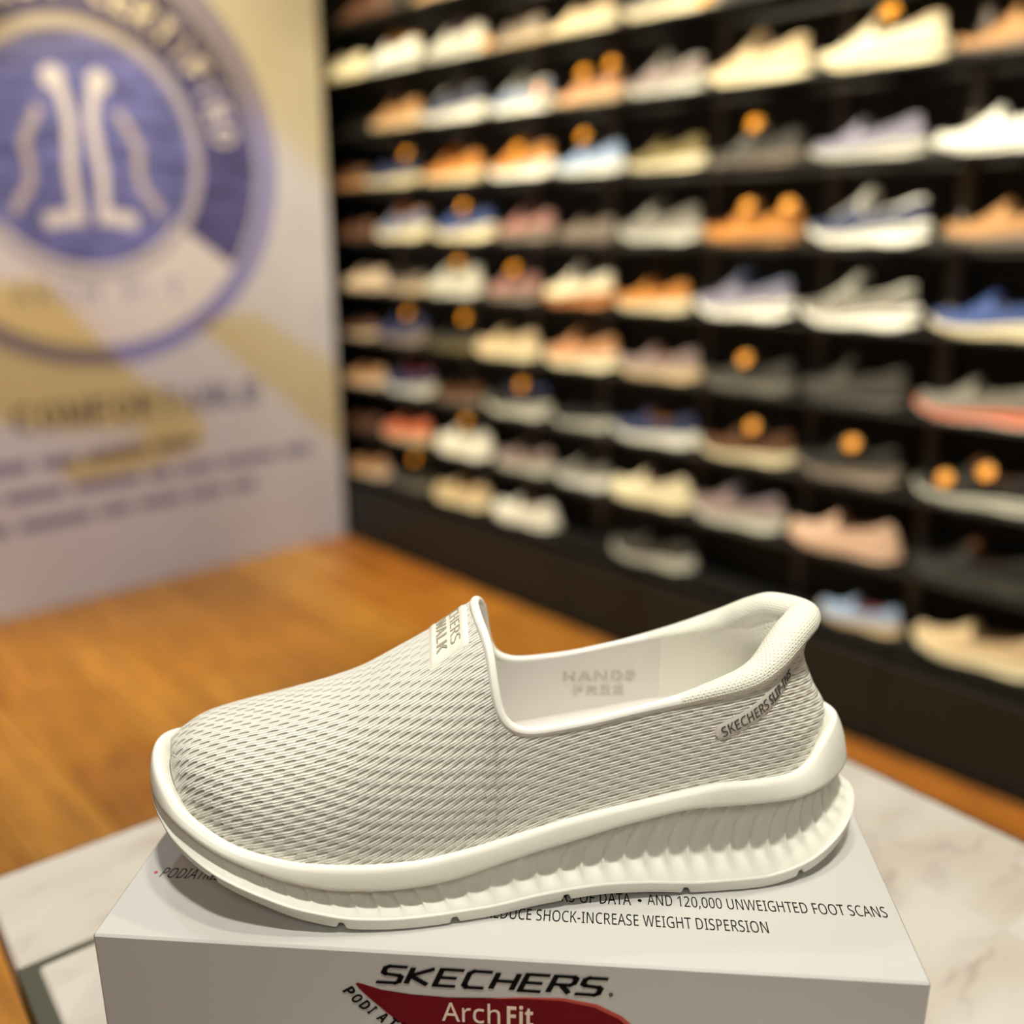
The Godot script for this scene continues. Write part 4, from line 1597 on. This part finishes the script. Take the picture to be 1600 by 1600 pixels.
	for k in data.size():
		for i in data[k].size():
			var d: Array = data[k][i]
			var kind: String = d[2]
			var s: float = d[1] / 0.3255
			var label := "%s %s with %s sole, %s shelf up, %s from printed wall" % [d[3], says[kind], d[4], NTH[k], ORD[i]]
			var yaw := rng.randf_range(-0.05, 0.05)
			var basis_ := Basis(Vector3.UP, deg_to_rad(ROOM_TURN) + yaw)
			# the middle of the shoe stands at x = d[0]; its own middle lies 0.0458 behind the ball
			var at := room(Vector3(d[0], ROWS[k] + 0.0002, -0.105)) - basis_ * Vector3(0.0458 * s, 0, 0)
			var n := thing(called[kind], label, "shoe", Transform3D(basis_, at), "shoes on the racks")
			var kit: Dictionary = kits[kind]
			var ps := Vector3.ONE * s
			var up := tint(d[3])
			var parts := [["midsole", kit.sole, tint(d[4])], ["outsole", kit.outsole, tint(d[4])], ["upper", kit.upper, up], ["lining", kit.lining, tint(d[5])], ["collar", kit.collar, tint(d[5]) if kind == "R" else up]]
			if d[4] == "coral":
				parts[1][2] = tint("white")
			if kit.has("tongue"):
				parts.append(["tongue", kit.tongue, tint(d[5])])
				parts.append(["laces", kit.laces, tint("white") if d[5] in ["white", "pale grey", "grey"] else up])
			for p in parts:
				mi(p[0], p[1], p[2], n).scale = ps
			var t: Array = d[6]
			for q in range(0, t.size(), 2):
				var at_tag := Vector3(t[q] + 0.0458 * s, t[q + 1], 0.055)
				var tag := mi("price_tag", tag_mesh, tag_mat, n)
				tag.set_meta("label", "round orange hang tag")
				tag.transform = Transform3D(Basis(Vector3.RIGHT, deg_to_rad(62)), at_tag)
				var th := mi("tag_string", tube([at_tag + Vector3(0, 0.014, -0.008), at_tag + Vector3(0.004, 0.016, -0.03), Vector3(at_tag.x + 0.006, minf(at_tag.y, 0.088 * s), 0.012)], [0.0007, 0.0007, 0.0007], 5), string_mat, tag)
				th.transform = tag.transform.affine_inverse()


# ------------------------------------------------------------------ unseen cards added to block part of the blue lamp
func added_blockers() -> void:
	var lamp := Vector3(2.9, 2.7, 1.5)
	var card := mat("blank card", Color8(200, 190, 170), 0.7)
	var cord := mat("blocker cord", Color8(60, 55, 50), 0.8)
	# outlines of the two added cards, shaped for the shade they throw on the wall: along the wall, up
	var shapes := [
		[pv([0.60, 0.94, 0.35, 0.955, -0.02, 0.71, -0.02, 0.36, 0.30, 0.66]), "added slanting card, unseen, blocking part of the blue spotlight", 1.8],
		[pv([1.25, 1.09, 1.08, 1.10, 0.95, 0.93, 0.82, 0.765, 0.64, 0.66, 0.575, 0.56, 0.62, 0.475, 0.80, 0.44, 1.08, 0.43, 1.12, 0.50, 0.82, 0.545, 0.80, 0.58, 1.15, 0.62, 1.3, 0.68, 1.34, 0.95]), "added curling card, unseen, blocking part of the blue spotlight", 1.76],
	]
	for sh in shapes:
		var x: float = sh[2]
		var f := (lamp.x - x) / lamp.x
		var poly := PackedVector2Array()
		var mid := Vector2.ZERO
		for p: Vector2 in sh[0]:
			var q := Vector2(-lerpf(lamp.z, p.x, f), lerpf(lamp.y, p.y, f))
			poly.append(q)
			mid += q
		mid /= poly.size()
		var top := 0
		for k in poly.size():
			poly[k] -= mid
			if poly[k].y > poly[top].y:
				top = k
		var b := Basis(Vector3.UP, deg_to_rad(ROOM_TURN)) * Basis(Vector3(0, 0, -1), Vector3(0, 1, 0), Vector3(1, 0, 0))
		var n := thing("light_blocker", sh[1], "sign", Transform3D(b, room(Vector3(x, mid.y, -mid.x))), "added cards blocking the blue spotlight")
		mi("card", plate(poly, 0.003), card, n)
		for k in [top, (top + 1) % poly.size()]:
			var a := Vector3(poly[k].x, poly[k].y - 0.004, 0.0015)
			mi("cord", tube([a, Vector3(a.x, 2.9 - mid.y, a.z)], [0.0008, 0.0008], 6), cord, n)
